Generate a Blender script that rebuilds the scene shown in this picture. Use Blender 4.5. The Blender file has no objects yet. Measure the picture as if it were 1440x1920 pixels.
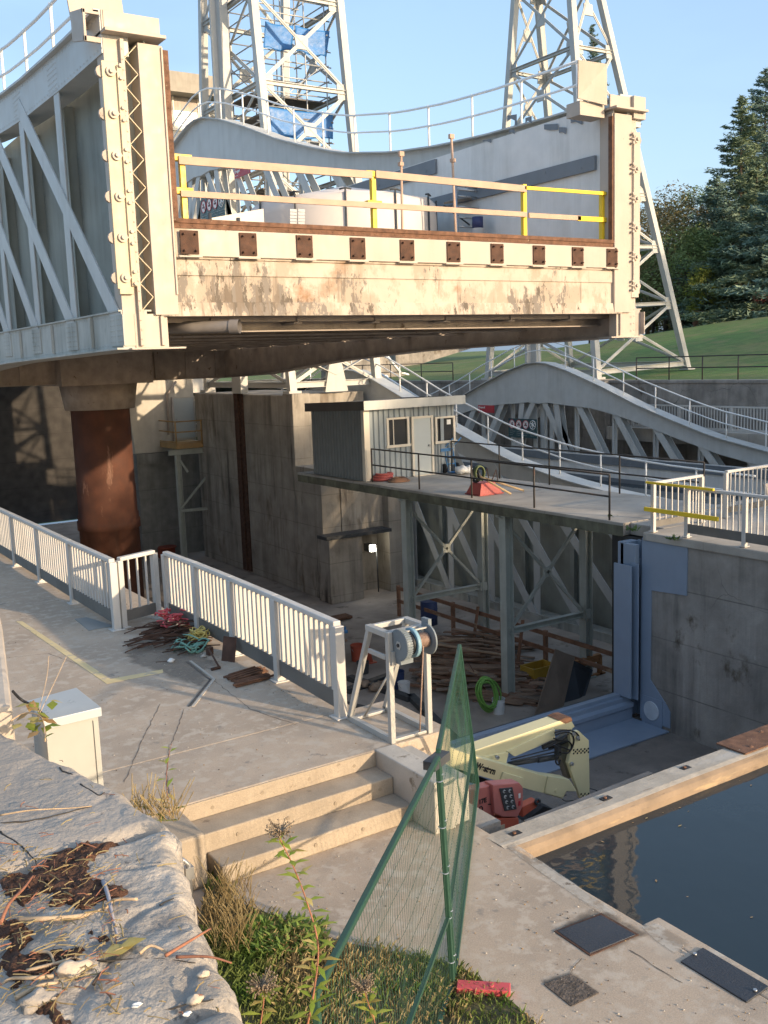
import bpy, math, random
from mathutils import Vector, Matrix, noise
random.seed(7)
R_ = math.radians
scene = bpy.context.scene
COL = scene.collection

# ---------------------------------------------------------------- camera model
F = 1854.0; CX, CY = 720.0, 960.0; CAMH = 3.85
def _unit(v):
    return v.normalized()
_X = _unit(Vector((3607-CX, 573-CY, F)))
_Y = Vector((-503-CX, 717-CY, F)); _Y = _unit(_Y - _X*(_X @ _Y))
_Z = _X.cross(_Y)
def ray(u, v):
    c = Vector((u-CX, v-CY, F))
    return Vector((_X @ c, _Y @ c, _Z @ c))
def at(u, v, x=None, y=None, z=None):
    """where the line of sight through photo point (u, v) meets a world plane"""
    w = ray(u, v)
    if x is not None: t = x/w.x
    elif y is not None: t = y/w.y
    else: t = (z-CAMH)/w.z
    p = w*t; p.z += CAMH
    return p

# ---------------------------------------------------------------- materials
class NT:
    def __init__(s, name):
        s.m = bpy.data.materials.new(name); s.m.use_nodes = True
        s.t = s.m.node_tree; s.n = s.t.nodes; s.l = s.t.links
        s.b = s.n['Principled BSDF']
        s.pos = s.n.new('ShaderNodeNewGeometry').outputs['Position']
    def mapped(s, sc, src=None):
        mp = s.n.new('ShaderNodeVectorMath'); mp.operation = 'MULTIPLY'
        s.l.new(src or s.pos, mp.inputs[0]); mp.inputs[1].default_value = sc
        return mp.outputs[0]
    def noise(s, scale, detail=6, sc=(1,1,1), rough=.6, dist=0):
        n = s.n.new('ShaderNodeTexNoise'); n.inputs['Scale'].default_value = scale
        n.inputs['Detail'].default_value = detail; n.inputs['Roughness'].default_value = rough
        n.inputs['Distortion'].default_value = dist
        s.l.new(s.mapped(sc), n.inputs['Vector']); return n.outputs['Fac']
    def vor(s, scale, feature='DISTANCE_TO_EDGE', sc=(1,1,1)):
        n = s.n.new('ShaderNodeTexVoronoi'); n.feature = feature; n.inputs['Scale'].default_value = scale
        # warp the lookup so that the cells do not read as straight polygons
        w = s.n.new('ShaderNodeTexNoise'); w.inputs['Scale'].default_value = scale*1.7; w.inputs['Detail'].default_value = 4
        s.l.new(s.pos, w.inputs['Vector'])
        a = s.n.new('ShaderNodeVectorMath'); a.operation = 'MULTIPLY_ADD'
        s.l.new(w.outputs['Color'], a.inputs[0]); a.inputs[1].default_value = (.5/scale,)*3
        s.l.new(s.mapped(sc), a.inputs[2])
        s.l.new(a.outputs[0], n.inputs['Vector']); return n.outputs['Distance']
    def ramp(s, fac, a, b, ca=0.0, cb=1.0):
        r = s.n.new('ShaderNodeMapRange'); r.inputs['From Min'].default_value = a; r.inputs['From Max'].default_value = b
        r.inputs['To Min'].default_value = ca; r.inputs['To Max'].default_value = cb
        s.l.new(fac, r.inputs['Value']); return r.outputs[0]
    def mul(s, a, b):
        m = s.n.new('ShaderNodeMath'); m.operation = 'MULTIPLY'
        for i, q in enumerate((a, b)):
            if isinstance(q, (int, float)): m.inputs[i].default_value = q
            else: s.l.new(q, m.inputs[i])
        return m.outputs[0]
    def mix(s, fac, a, b, mode='MIX'):
        m = s.n.new('ShaderNodeMix'); m.data_type = 'RGBA'; m.blend_type = mode
        for sock, q in ((m.inputs[0], fac), (m.inputs[6], a), (m.inputs[7], b)):
            if isinstance(q, (int, float)): sock.default_value = q
            elif isinstance(q, (tuple, list)): sock.default_value = (*q[:3], 1)
            else: s.l.new(q, sock)
        return m.outputs[2]
    def bump(s, h, strength=.3, dist=.02):
        b = s.n.new('ShaderNodeBump'); b.inputs['Strength'].default_value = strength; b.inputs['Distance'].default_value = dist
        s.l.new(h, b.inputs['Height'])
        if s.b.inputs['Normal'].is_linked:
            s.l.new(s.b.inputs['Normal'].links[0].from_socket, b.inputs['Normal'])
        s.l.new(b.outputs[0], s.b.inputs['Normal'])

MATS = {}
def M(name, base, rough=.7, metal=0., var=.18, scale=2.5, streak=0., streakcol=(.05,.045,.04), chips=(), cracks=0., bump=0.,
      bscale=40, bdist=.01, joints=None, grain=0., spec=.4):
    """chips: list of (colour, threshold, scale, (sx,sy,sz), softness)"""
    if name in MATS: return MATS[name]
    t = NT(name)
    d = tuple(c*(1-var) for c in base); l = tuple(min(1, c*(1+var)) for c in base)
    c = t.mix(t.ramp(t.noise(scale, 8), .3, .7), d, l)
    if grain:
        c = t.mix(grain, c, t.mix(t.noise(90, 3), (.25,.25,.25), (1,1,1)), 'MULTIPLY')
    for (cc, th, sc, st, soft) in chips:
        c = t.mix(t.ramp(t.noise(sc, 10, st, .65), th, th+soft), c, cc)
    if streak:
        f = t.mul(t.ramp(t.noise(2.2, 7, (1,1,.07), .7), .45, .75), t.ramp(t.noise(.6, 4), .3, .65))
        c = t.mix(t.mul(f, streak), c, streakcol)
    if cracks:
        f = t.ramp(t.vor(cracks), .0, .005, 1, 0)
        c = t.mix(t.mul(f, t.ramp(t.noise(cracks*.8, 3), .5, .6)), c, tuple(q*.3 for q in base))
    if joints:
        sep = t.n.new('ShaderNodeSeparateXYZ'); t.l.new(t.pos, sep.inputs[0])
        for ax, per in joints:
            m = t.n.new('ShaderNodeMath'); m.operation = 'PINGPONG'; m.inputs[1].default_value = per/2
            t.l.new(sep.outputs['XYZ'.index(ax)], m.inputs[0])
            f = t.ramp(m.outputs[0], .0, .02, 1, 0)
            c = t.mix(t.mul(f, t.ramp(t.noise(1.5, 4), .35, .6, .25, .85)), c, tuple(q*.35 for q in base))
    t.l.new(c, t.b.inputs['Base Color'])
    t.b.inputs['Metallic'].default_value = metal
    t.l.new(t.ramp(t.noise(scale*2, 4), .3, .7, max(.05, rough-.12), min(1, rough+.12)), t.b.inputs['Roughness'])
    t.b.inputs['Specular IOR Level'].default_value = spec
    if bump: t.bump(t.noise(bscale, 6), bump, bdist)
    MATS[name] = t.m
    return t.m

def leafmat(name, a, b, scale=1.2, trans=.25):
    if name in MATS: return MATS[name]
    t = NT(name)
    c = t.mix(t.ramp(t.noise(scale, 5), .35, .65), a, b)
    c = t.mix(.5, c, t.mix(t.noise(14, 2), (.45,.45,.45), (1,1,1)), 'MULTIPLY')
    t.l.new(c, t.b.inputs['Base Color']); t.b.inputs['Roughness'].default_value = .6
    t.b.inputs['Specular IOR Level'].default_value = .25
    if trans:
        tr = t.n.new('ShaderNodeBsdfTranslucent'); t.l.new(c, tr.inputs[0])
        mx = t.n.new('ShaderNodeMixShader'); mx.inputs[0].default_value = trans
        out = t.n['Material Output']
        t.l.new(t.b.outputs[0], mx.inputs[1]); t.l.new(tr.outputs[0], mx.inputs[2]); t.l.new(mx.outputs[0], out.inputs[0])
    MATS[name] = t.m
    return t.m

PEEL = ((.17,.13,.09), .57, 2.6, (1,1,.55), .03)
cream = M('cream paint', (.445,.385,.325), .55, var=.07, streak=.35, streakcol=(.3,.22,.13), chips=[((.17,.1,.05), .70, 9, (1,1,.6), .02)], bump=.15, bscale=12)
def peel_mat():
    t = NT('peeling cream paint')
    c = t.mix(t.ramp(t.noise(1.8, 7), .3, .7), (.43,.365,.30), (.51,.44,.365))
    sep = t.n.new('ShaderNodeSeparateXYZ'); t.l.new(t.pos, sep.inputs[0])
    low = t.ramp(sep.outputs['Z'], 5.62, 4.95, .0, .10)                 # the lower plating has lost more of its paint
    big = t.ramp(t.noise(.55, 4), .35, .68, -.12, .09)
    def thr(n, th, sf):
        a1 = t.n.new('ShaderNodeMath'); a1.operation = 'ADD'; t.l.new(n, a1.inputs[0]); t.l.new(low, a1.inputs[1])
        a2 = t.n.new('ShaderNodeMath'); a2.operation = 'ADD'; t.l.new(a1.outputs[0], a2.inputs[0]); t.l.new(big, a2.inputs[1])
        return t.ramp(a2.outputs[0], th, th+sf)
    c = t.mix(t.mul(thr(t.noise(2.4, 10, (1,1,.6), .7), .47, .10), .75), c, (.33,.27,.205))
    c = t.mix(thr(t.noise(4.2, 12, (1,1,.42), .72), .585, .03), c, (.19,.165,.14))
    c = t.mix(thr(t.noise(7.5, 10, (1,1,.35), .7), .63, .025), c, (.11,.09,.07))
    c = t.mix(t.mul(thr(t.noise(9, 5, (1,1,.05), .6), .60, .10), .7), c, (.17,.13,.095))
    c = t.mix(t.mul(t.ramp(t.noise(.8, 6, (1,1,1.2)), .63, .72), .8), c, (.25,.12,.05))
    t.l.new(c, t.b.inputs['Base Color']); t.b.inputs['Roughness'].default_value = .65; t.b.inputs['Specular IOR Level'].default_value = .3
    t.bump(t.noise(9, 6), .3, .01); return t.m
cream_peel = peel_mat()
yellowed = M('yellowed paint', (.52,.44,.31), .55, var=.12, streak=.5, streakcol=(.35,.18,.05), bump=.1)
grey = M('grey bridge paint', (.50,.515,.505), .5, var=.07, streak=.4, streakcol=(.2,.19,.15), chips=[((.16,.11,.07), .74, 8, (1,1,.5), .02)], bump=.12, bscale=10)
grey_dirty = M('grimy grey paint', (.43,.435,.40), .6, var=.14, streak=.9, streakcol=(.09,.10,.075), chips=[((.13,.14,.1), .62, 2.0, (1,1,.6), .12)], bump=.15, bscale=10)
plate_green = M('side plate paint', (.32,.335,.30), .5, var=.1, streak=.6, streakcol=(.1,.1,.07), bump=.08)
under = M('underside paint', (.38,.325,.28), .6, var=.25, streak=.4, chips=[((.1,.06,.035), .63, 3, (1,1,1), .08)], bump=.15)
inner = M('inner wall paint', (.72,.71,.68), .5, var=.06, streak=.45, streakcol=(.3,.28,.22), bump=.08)
fender = M('dark fender strip', (.17,.19,.21), .5, var=.1, bump=.1)
rust = M('rust', (.15,.078,.048), .9, var=.45, scale=9, bump=.5, bscale=60, chips=[((.34,.27,.2), .66, 14, (1,1,1), .02)])
rust_dark = M('dark rust', (.085,.045,.03), .9, var=.4, scale=8, bump=.5, bscale=60)
towerp = M('tower paint', (.46,.46,.435), .5, var=.06, streak=.3, streakcol=(.3,.25,.17), bump=.08)
fencew = M('white fence paint', (.53,.51,.475), .45, var=.07, streak=.35, streakcol=(.25,.2,.13), chips=[((.25,.14,.07), .74, 16, (1,1,1), .02)])
curbm = M('grey fence kick plate', (.15,.14,.125), .6, var=.2, streak=.4, bump=.2)
railw = M('white pipe rail', (.78,.79,.78), .4, var=.05)
raild = M('dark iron rail', (.045,.04,.036), .6, var=.3, scale=8, chips=[((.12,.05,.03), .6, 9, (1,1,.3), .08)])
walk = M('walkway concrete', (.53,.43,.33), .85, var=.2, scale=.9, grain=.7, chips=[((.35,.30,.24), .58, 14, (1,1,1), .06), ((.45,.385,.31), .5, 6, (1,1,1), .1), ((.27,.235,.195), .63, 3.1, (1,1,1), .04), ((.33,.28,.225), .58, .55, (1,1,1), .12), ((.45,.41,.35), .66, 1.3, (1,1,1), .06)], bump=.35, bscale=70, bdist=.006)
stepm = M('step concrete', (.46,.385,.295), .85, var=.2, scale=2.2, grain=.6, chips=[((.2,.16,.12), .63, 5, (1,1,1), .06)], streak=.5, streakcol=(.16,.12,.08), bump=.4, bscale=50, bdist=.008)
pale = M('pale concrete', (.50,.46,.40), .85, var=.12, grain=.3, scale=3, chips=[((.2,.17,.13), .62, 5, (1,1,1), .08)], bump=.35, bscale=50)
wallc = M('old dark wall concrete', (.29,.265,.235), .9, var=.34, scale=1.1, streak=1., streakcol=(.06,.055,.05), chips=[((.10,.075,.05), .6, 1.2, (1,1,.7), .1), ((.38,.36,.32), .68, 3.5, (1,1,.35), .03)], cracks=.5, joints=[('Z',1.15)], bump=.5, bscale=25, bdist=.02)
pierc = M('pier concrete', (.35,.315,.265), .9, var=.3, scale=.8, streak=.95, streakcol=(.055,.047,.04), chips=[((.13,.095,.065), .57, .8, (1,1,.35), .12), ((.33,.31,.27), .60, 1.5, (1,1,.22), .08), ((.06,.05,.04), .62, 1.1, (1,1,.12), .08)], joints=[('Z',1.3)], bump=.4, bscale=25, bdist=.02)
abut = M('abutment concrete', (.52,.49,.43), .85, var=.1, streak=.5, streakcol=(.2,.18,.15), bump=.3, bscale=25)
blackwall = M('blackish wall', (.045,.041,.037), .9, var=.4, streak=.7, joints=[('Z',1.6)], bump=.4)  # near-black base colour with streaks and pour joints
pitfloor = M('pit floor concrete', (.38,.325,.275), .9, var=.3, scale=.8, chips=[((.09,.075,.06), .58, 1.1, (1,1,1), .12), ((.30,.27,.23), .64, 2.4, (1,1,1), .08)], bump=.5, bscale=25, bdist=.02)
mud = M('basin floor', (.20,.17,.145), .9, var=.3, scale=1.5, chips=[((.08,.07,.06), .6, 2.4, (1,1,1), .1)], bump=.7, bscale=18, bdist=.03)
deckc = M('platform concrete', (.47,.43,.375), .85, var=.26, scale=.9, grain=.55, chips=[((.2,.19,.175), .58, 1.3, (.4,1,1), .12)], joints=[('Y',2.6)], bump=.3)
postg = M('steel post paint', (.44,.46,.41), .55, var=.12, streak=.6, streakcol=(.16,.15,.10), bump=.1)
bluesteel = M('blue steel paint', (.225,.28,.36), .42, var=.05, streak=.25, streakcol=(.3,.33,.37), chips=[((.40,.43,.46), .76, 14, (1,1,.4), .02)])
ramm = M('rusty ram iron', (.10,.042,.027), .75, var=.3, scale=1.6, streak=.9, streakcol=(.07,.04,.03), chips=[((.30,.17,.12), .62, 1.4, (1,1,.25), .08)], bump=.2, spec=.25)
corr = M('corrugated sheet', (.21,.225,.22), .5, var=.08, streak=.4)
corrb = M('pale blue corrugated sheet', (.27,.315,.345), .5, var=.06, streak=.4, streakcol=(.3,.24,.16))
roofm = M('roofing', (.13,.125,.12), .8, var=.2)
fascia = M('fascia', (.47,.48,.46), .5, var=.05, streak=.3)
doorm = M('door paint', (.46,.50,.50), .45, var=.04)
frame_m = M('cream trim', (.66,.60,.50), .5, var=.06)
timber = M('weathered timber', (.42,.37,.30), .85, var=.2, scale=5, chips=[((.26,.19,.13), .6, 6, (.25,2.5,2.5), .08), ((.48,.44,.38), .56, 3, (.2,1.5,1.5), .08)], bump=.5, bscale=22)
lumber = M('new lumber', (.46,.325,.24), .75, var=.14, scale=4, chips=[((.36,.23,.15), .63, 6, (.3,2,2.5), .05)], bump=.2)
oldwood = M('stained wood', (.26,.14,.085), .85, var=.35, scale=2, chips=[((.4,.28,.18), .6, 3, (.5,.5,2), .08)], bump=.4)
brownwood = M('scrap wood', (.30,.195,.13), .85, var=.45, scale=1.2, bump=.4)
yellow = M('safety yellow', (.80,.55,.03), .45, var=.08, chips=[((.45,.3,.08), .72, 14, (1,1,1), .03)])
redp = M('red paint', (.42,.09,.075), .5, var=.15)
palered = M('faded red paint', (.47,.16,.14), .5, var=.1, chips=[((.3,.1,.08), .66, 6, (1,1,1), .08)])
orange = M('orange red', (.48,.105,.06), .5, var=.12)
liftc = M('cream lift paint', (.66,.60,.36), .4, var=.05, chips=[((.34,.26,.14), .73, 10, (1,1,1), .02)])
blackm = M('black rubber', (.018,.018,.02), .5, var=.3)
darkm = M('dark steel', (.055,.06,.065), .5, var=.25, scale=6, chips=[((.14,.12,.1), .64, 8, (1,1,1), .06)], bump=.2)
steel = M('bare steel', (.42,.43,.44), .35, .7, var=.1)
timberf = M('tan timber edge', (.235,.175,.12), .85, var=.25, scale=4, chips=[((.14,.1,.07), .6, 5, (.25,2,2), .08), ((.38,.28,.17), .6, 3, (.3,1.5,1.5), .06)], bump=.5, bscale=22)
alum = M('galvanised aluminium', (.42,.42,.40), .45, .25, var=.08, streak=.3, streakcol=(.3,.26,.2))
bluedrum = M('winch blue', (.20,.34,.42), .4, var=.08)
winchg = M('winch grey', (.16,.19,.21), .45, var=.1)
cable = M('rusty wire rope', (.26,.18,.14), .6, .3, var=.3, scale=60)
greenp = M('green coated steel', (.022,.066,.045), .45, var=.12)
greenrope = M('green hose', (.20,.42,.09), .5, var=.1)
tealrope = M('teal rope', (.18,.36,.29), .8, var=.15)
yelrope = M('yellow rope', (.62,.50,.16), .8, var=.15)
redrope = M('red rope', (.60,.10,.11), .8, var=.15)
whitep = M('white plastic', (.72,.72,.70), .4, var=.05)
bluep = M('blue paint', (.06,.20,.42), .45, var=.1)
navy = M('navy plastic', (.03,.05,.13), .5, var=.1)
tarp = M('blue tarp', (.035,.17,.44), .45, var=.15, bump=.5, bscale=6, bdist=.05)
cabinetm = M('pale green cabinet paint', (.36,.365,.345), .35, var=.03)
cabtop = M('cabinet lid paint', (.40,.44,.46), .35, var=.04)
signred = M('sign red', (.44,.035,.05), .4, var=.04)
signgreen = M('sign dark green', (.03,.075,.085), .4, var=.05)
signwhite = M('sign white', (.72,.72,.70), .4, var=.03)
stone = M('grey limestone', (.44,.395,.34), .9, var=.28, scale=3, grain=.4, chips=[((.19,.175,.16), .53, 3.6, (1,1,1), .14), ((.14,.125,.11), .62, 9, (1,1,1), .06), ((.52,.5,.45), .64, 6, (1,1,1), .05)], cracks=2.0, bump=.9, bscale=45, bdist=.012)
stone2 = M('smooth grey limestone', (.39,.345,.295), .9, var=.12, scale=2.2, grain=.35, chips=[((.27,.25,.225), .53, 2.6, (1,1,1), .14), ((.2,.18,.16), .64, 11, (1,1,1), .05)], cracks=1.1, bump=.8, bscale=40, bdist=.01)
soilm = M('dark brown soil', (.085,.042,.026), .95, var=.5, scale=25, bump=1, bscale=90, bdist=.02)
twigm = M('dry twig', (.42,.31,.2), .85, var=.3, scale=20)
twigr = M('red brown twig', (.28,.12,.07), .8, var=.3, scale=20)
vinylw = M('tent fabric', (.62,.57,.53), .6, var=.04)
glassd = M('dark window glass', (.03,.032,.034), .08, var=.1, spec=.6)
glassl = M('bright window blind', (.50,.49,.45), .35, var=.06)
checker = M('checker plate', (.05,.055,.065), .45, .3, var=.2, bump=.6, bscale=60)
rubble = M('rubble fill', (.12,.10,.085), .95, var=.6, scale=22, bump=1, bscale=45, bdist=.03)
straw = leafmat('dry grass', (.36,.26,.12), (.52,.42,.22), 4, .3)
grassm = leafmat('grass blades', (.11,.20,.04), (.26,.28,.09), 2.2, .3)
bark = M('bark', (.09,.065,.05), .9, var=.3, bump=.6)

# ---------------------------------------------------------------- mesh builder
class MB:
    def __init__(s): s.v = []; s.f = []; s.mi = []; s.sm = []
    def add(s, vs, fs, mi=0, sm=False):
        o = len(s.v); s.v += [tuple(p) for p in vs]
        for f in fs: s.f.append([i+o for i in f]); s.mi.append(mi); s.sm.append(sm)
        return s
    def box(s, x0, x1, y0, y1, z0, z1, mi=0):
        return s.add([(x0,y0,z0),(x1,y0,z0),(x1,y1,z0),(x0,y1,z0),(x0,y0,z1),(x1,y0,z1),(x1,y1,z1),(x0,y1,z1)],
              [(0,3,2,1),(4,5,6,7),(0,1,5,4),(1,2,6,5),(2,3,7,6),(3,0,4,7)], mi)
    def obox(s, c, a, b, d, mi=0):
        c, a, b, d = Vector(c), Vector(a), Vector(b), Vector(d)
        vs = [c+a*i+b*j+d*k for k in (-1,1) for (i,j) in ((-1,-1),(1,-1),(1,1),(-1,1))]
        fs = [(0,3,2,1),(4,5,6,7),(0,1,5,4),(1,2,6,5),(2,3,7,6),(3,0,4,7)]
        if a.cross(b) @ d < 0: fs = [f[::-1] for f in fs]
        return s.add(vs, fs, mi)
    def beam(s, p, q, w, h, up=(0,0,1), mi=0):
        p, q = Vector(p), Vector(q); d = q-p; L = d.length
        if L < 1e-6: return s
        d /= L; up = Vector(up)
        if abs(d @ up) > .98: up = Vector((1,0,0)) if abs(d.x) < .9 else Vector((0,1,0))
        sd = d.cross(up).normalized(); u = sd.cross(d).normalized()
        return s.obox((p+q)/2, d*L/2, sd*w/2, u*h/2, mi)
    def ibeam(s, p, q, w, h, t=.02, up=(0,0,1), mi=0):
        p, q = Vector(p), Vector(q); d = (q-p).normalized(); up = Vector(up)
        if abs(d @ up) > .98: up = Vector((1,0,0)) if abs(d.x) < .9 else Vector((0,1,0))
        sd = d.cross(up).normalized(); u = sd.cross(d).normalized()
        s.beam(p+u*(h/2-t/2), q+u*(h/2-t/2), w, t, u, mi); s.beam(p-u*(h/2-t/2), q-u*(h/2-t/2), w, t, u, mi)
        return s.beam(p, q, t, h-2*t, u, mi)
    def tube(s, pts, r, n=6, mi=0, closed=False, cap=True, r2=None):
        pts = [Vector(p) for p in pts]; k = len(pts)
        if k < 2: return s
        o = len(s.v); prev = None
        for i, p in enumerate(pts):
            if closed: d = pts[(i+1) % k]-pts[i-1]
            else: d = pts[min(i+1,k-1)]-pts[max(i-1,0)]
            if d.length < 1e-7: d = Vector((0,0,1))
            d.normalize()
            if prev is None:
                a = Vector((0,0,1)) if abs(d.z) < .9 else Vector((1,0,0))
                prev = d.cross(a).normalized()
            else:
                prev = (prev - d*(prev @ d))
                prev = prev.normalized() if prev.length > 1e-6 else d.orthogonal().normalized()
            b = d.cross(prev)
            rr = r if r2 is None else r+(r2-r)*i/(k-1)
            for j in range(n):
                t = 2*math.pi*j/n; s.v.append(tuple(p+(prev*math.cos(t)+b*math.sin(t))*rr))
        for i in range(k if closed else k-1):
            a0 = o+i*n; b0 = o+((i+1) % k)*n
            for j in range(n):
                s.f.append([a0+j, a0+(j+1) % n, b0+(j+1) % n, b0+j]); s.mi.append(mi); s.sm.append(n > 4)
        if cap and not closed:
            s.f.append([o+j for j in range(n)][::-1]); s.mi.append(mi); s.sm.append(False)
            s.f.append([o+(k-1)*n+j for j in range(n)]); s.mi.append(mi); s.sm.append(False)
        return s
    def cyl(s, p, q, r, n=20, r2=None, mi=0, cap=True):
        return s.tube([p, q], r, n, mi, cap=cap, r2=r2)
    def prism(s, poly, vec, mi=0):
        poly = [Vector(p) for p in poly]; vec = Vector(vec); n = len(poly)
        nrm = Vector((0,0,0))
        for i in range(n): nrm += poly[i].cross(poly[(i+1) % n])
        if nrm @ vec > 0: poly = poly[::-1]
        return s.add(poly+[p+vec for p in poly], [list(range(n)), [n+i for i in range(n)][::-1]] +
              [(i, n+i, n+(i+1) % n, (i+1) % n)[::1] for i in range(n)], mi)
    def rivet(s, p, nrm, r=.018, mi=0):
        r *= 1.3
        p, nrm = Vector(p), Vector(nrm).normalized(); a = nrm.orthogonal().normalized(); b = nrm.cross(a)
        vs = [p+(a*math.cos(t)+b*math.sin(t))*r for t in (0,1.257,2.513,3.77,5.027)]
        vs += [p+nrm*r*.75]
        return s.add(vs, [(i, (i+1) % 5, 5) for i in range(5)], mi, True)
    def build(s, name, mats, parent=None, top=None, bevel=0, smooth=False, kind=None, label=None):
        me = bpy.data.meshes.new(name)
        off = Vector((0,0,0))
        if parent is None and s.v:
            xs = [p[0] for p in s.v]; ys = [p[1] for p in s.v]; zs = [p[2] for p in s.v]
            off = Vector(((min(xs)+max(xs))/2, (min(ys)+max(ys))/2, min(zs)))
        me.from_pydata([tuple(Vector(p)-off) for p in s.v], [], s.f)
        if not isinstance(mats, (list, tuple)): mats = [mats]
        for m in mats: me.materials.append(m)
        me.polygons.foreach_set('material_index', s.mi)
        me.polygons.foreach_set('use_smooth', [True]*len(s.f) if smooth else s.sm)
        me.update()
        o = bpy.data.objects.new(name, me); COL.objects.link(o)
        if parent is not None:
            o.parent = parent; o.matrix_parent_inverse = inv(parent)
        else:
            o.location = off; WPOS[o.name] = off
        if bevel:
            b = o.modifiers.new('edge', 'BEVEL'); b.width = bevel; b.segments = 2; b.limit_method = 'ANGLE'
        if top: tag(o, *top)
        if kind: o['kind'] = kind
        if label: o['label'] = label
        return o

WPOS = {}
def inv(o):
    return Matrix.Translation(-WPOS[o.name]) if o.name in WPOS else Matrix.Identity(4)
def tag(o, label, cat, group=None):
    o['label'] = label; o['category'] = cat
    if group: o['group'] = group
    return o
def thing(name, loc, label, cat, group=None):
    o = bpy.data.objects.new(name, None); COL.objects.link(o)
    o.location = loc; o.empty_display_size = .3; WPOS[o.name] = Vector(loc)
    return tag(o, label, cat, group)
def dup(root, loc, label=None, group=None, rotz=None):
    def rec(o, par):
        c = o.copy(); COL.objects.link(c)
        if par:
            mpi = c.matrix_parent_inverse.copy(); c.parent = par; c.matrix_parent_inverse = mpi
        for ch in o.children: rec(ch, c)
        return c
    r = rec(root, None); r.location = loc
    if rotz is not None: r.rotation_euler.z = rotz
    if label: r['label'] = label
    if group: r['group'] = group
    return r
def text(body, size, origin, right, up, mat, parent, name='lettering', bold=0., depth=.002, align='LEFT', kind=None):
    cu = bpy.data.curves.new(name, 'FONT'); cu.body = body; cu.size = size; cu.extrude = depth; cu.offset = bold; cu.align_x = align
    tmp = bpy.data.objects.new('tmp', cu); COL.objects.link(tmp)
    dg = bpy.context.evaluated_depsgraph_get(); me = bpy.data.meshes.new_from_object(tmp.evaluated_get(dg))
    bpy.data.objects.remove(tmp)
    r, u = Vector(right).normalized(), Vector(up).normalized(); n = r.cross(u)
    mat4 = Matrix((( r.x,u.x,n.x,origin[0]),(r.y,u.y,n.y,origin[1]),(r.z,u.z,n.z,origin[2]),(0,0,0,1)))
    me.transform(mat4); me.materials.clear(); me.materials.append(mat)
    o = bpy.data.objects.new(name, me); COL.objects.link(o)
    if parent is not None:
        o.parent = parent; o.matrix_parent_inverse = inv(parent)
    return o
def lerp(a, b, t): return a+(b-a)*t
def interp(tab, x):
    if x <= tab[0][0]: return tab[0][1]
    for (x0,y0),(x1,y1) in zip(tab, tab[1:]):
        if x <= x1: return y0+(y1-y0)*(x-x0)/(x1-x0)
    return tab[-1][1]
def curve_pts(ctrl, n=8):
    P = [Vector(p) for p in ctrl]; out = []
    for i in range(len(P)-1):
        p0, p1, p2, p3 = P[max(i-1,0)], P[i], P[i+1], P[min(i+2,len(P)-1)]
        for j in range(n):
            t = j/n
            out.append(.5*((2*p1)+(p2-p0)*t+(2*p0-5*p1+4*p2-p3)*t*t+(3*p1-p0-3*p2+p3)*t**3))
    out.append(P[-1]); return out
def rnd(a, b): return random.uniform(a, b)
# ================================================================ the two lock chambers (one built, one copied)
YC = 38.0; YE = 15.5; XL = 5.24; XR = 16.94; DX = 17.6; DZ = -9.95
TOPC = [(0,13.42),(.8,13.36),(2.3,12.98),(4.5,12.25),(6.8,11.4),(9,10.72),(11,10.16),(13.8,9.66),(16,9.42),(18,9.3),(20.5,9.22),(22.6,9.2)]
BOTC = [(0,3.36),(4.5,3.48),(10,3.88),(14.6,4.08),(22.6,4.18)]
DEP = [(0,2.1),(2,1.8),(3.7,1.35),(6.5,.88),(10,.74),(22.6,.62)]
def ztop(y): return interp(TOPC, abs(y-YC))
def zbot(y): return interp(BOTC, abs(y-YC))
def dep(y): return interp(DEP, abs(y-YC))
Y0, Y1 = YE, 2*YC-YE
ys = [Y0+(Y1-Y0)*i/60 for i in range(61)]
def strip(mb, ptsA, ptsB, x0, x1, mi=0):
    """solid between a lower and an upper polyline in a plane of constant x"""
    n = len(ptsA); vs = []
    for (ya, za), (yb, zb) in zip(ptsA, ptsB): vs += [(x0,ya,za),(x1,ya,za),(x1,yb,zb),(x0,yb,zb)]
    fs = [(0,1,2,3), tuple(4*(n-1)+i for i in (3,2,1,0))]
    for i in range(n-1):
        a = 4*i; b = a+4
        for j in range(4): fs.append((a+j, b+j, b+(j+1) % 4, a+(j+1) % 4))
    mb.add(vs, fs, mi)
PAN = 2.5
panel = [Y0+.1+PAN*k for k in range(10)]      # panel points from the near end to the middle
ch = thing('lock_chamber', ((XL+XR)/2, YC, 3.36), 'raised steel lock chamber hanging overhead, its cream end lit by the sun', 'lock chamber', 'steel lock chambers of the lift')
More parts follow.
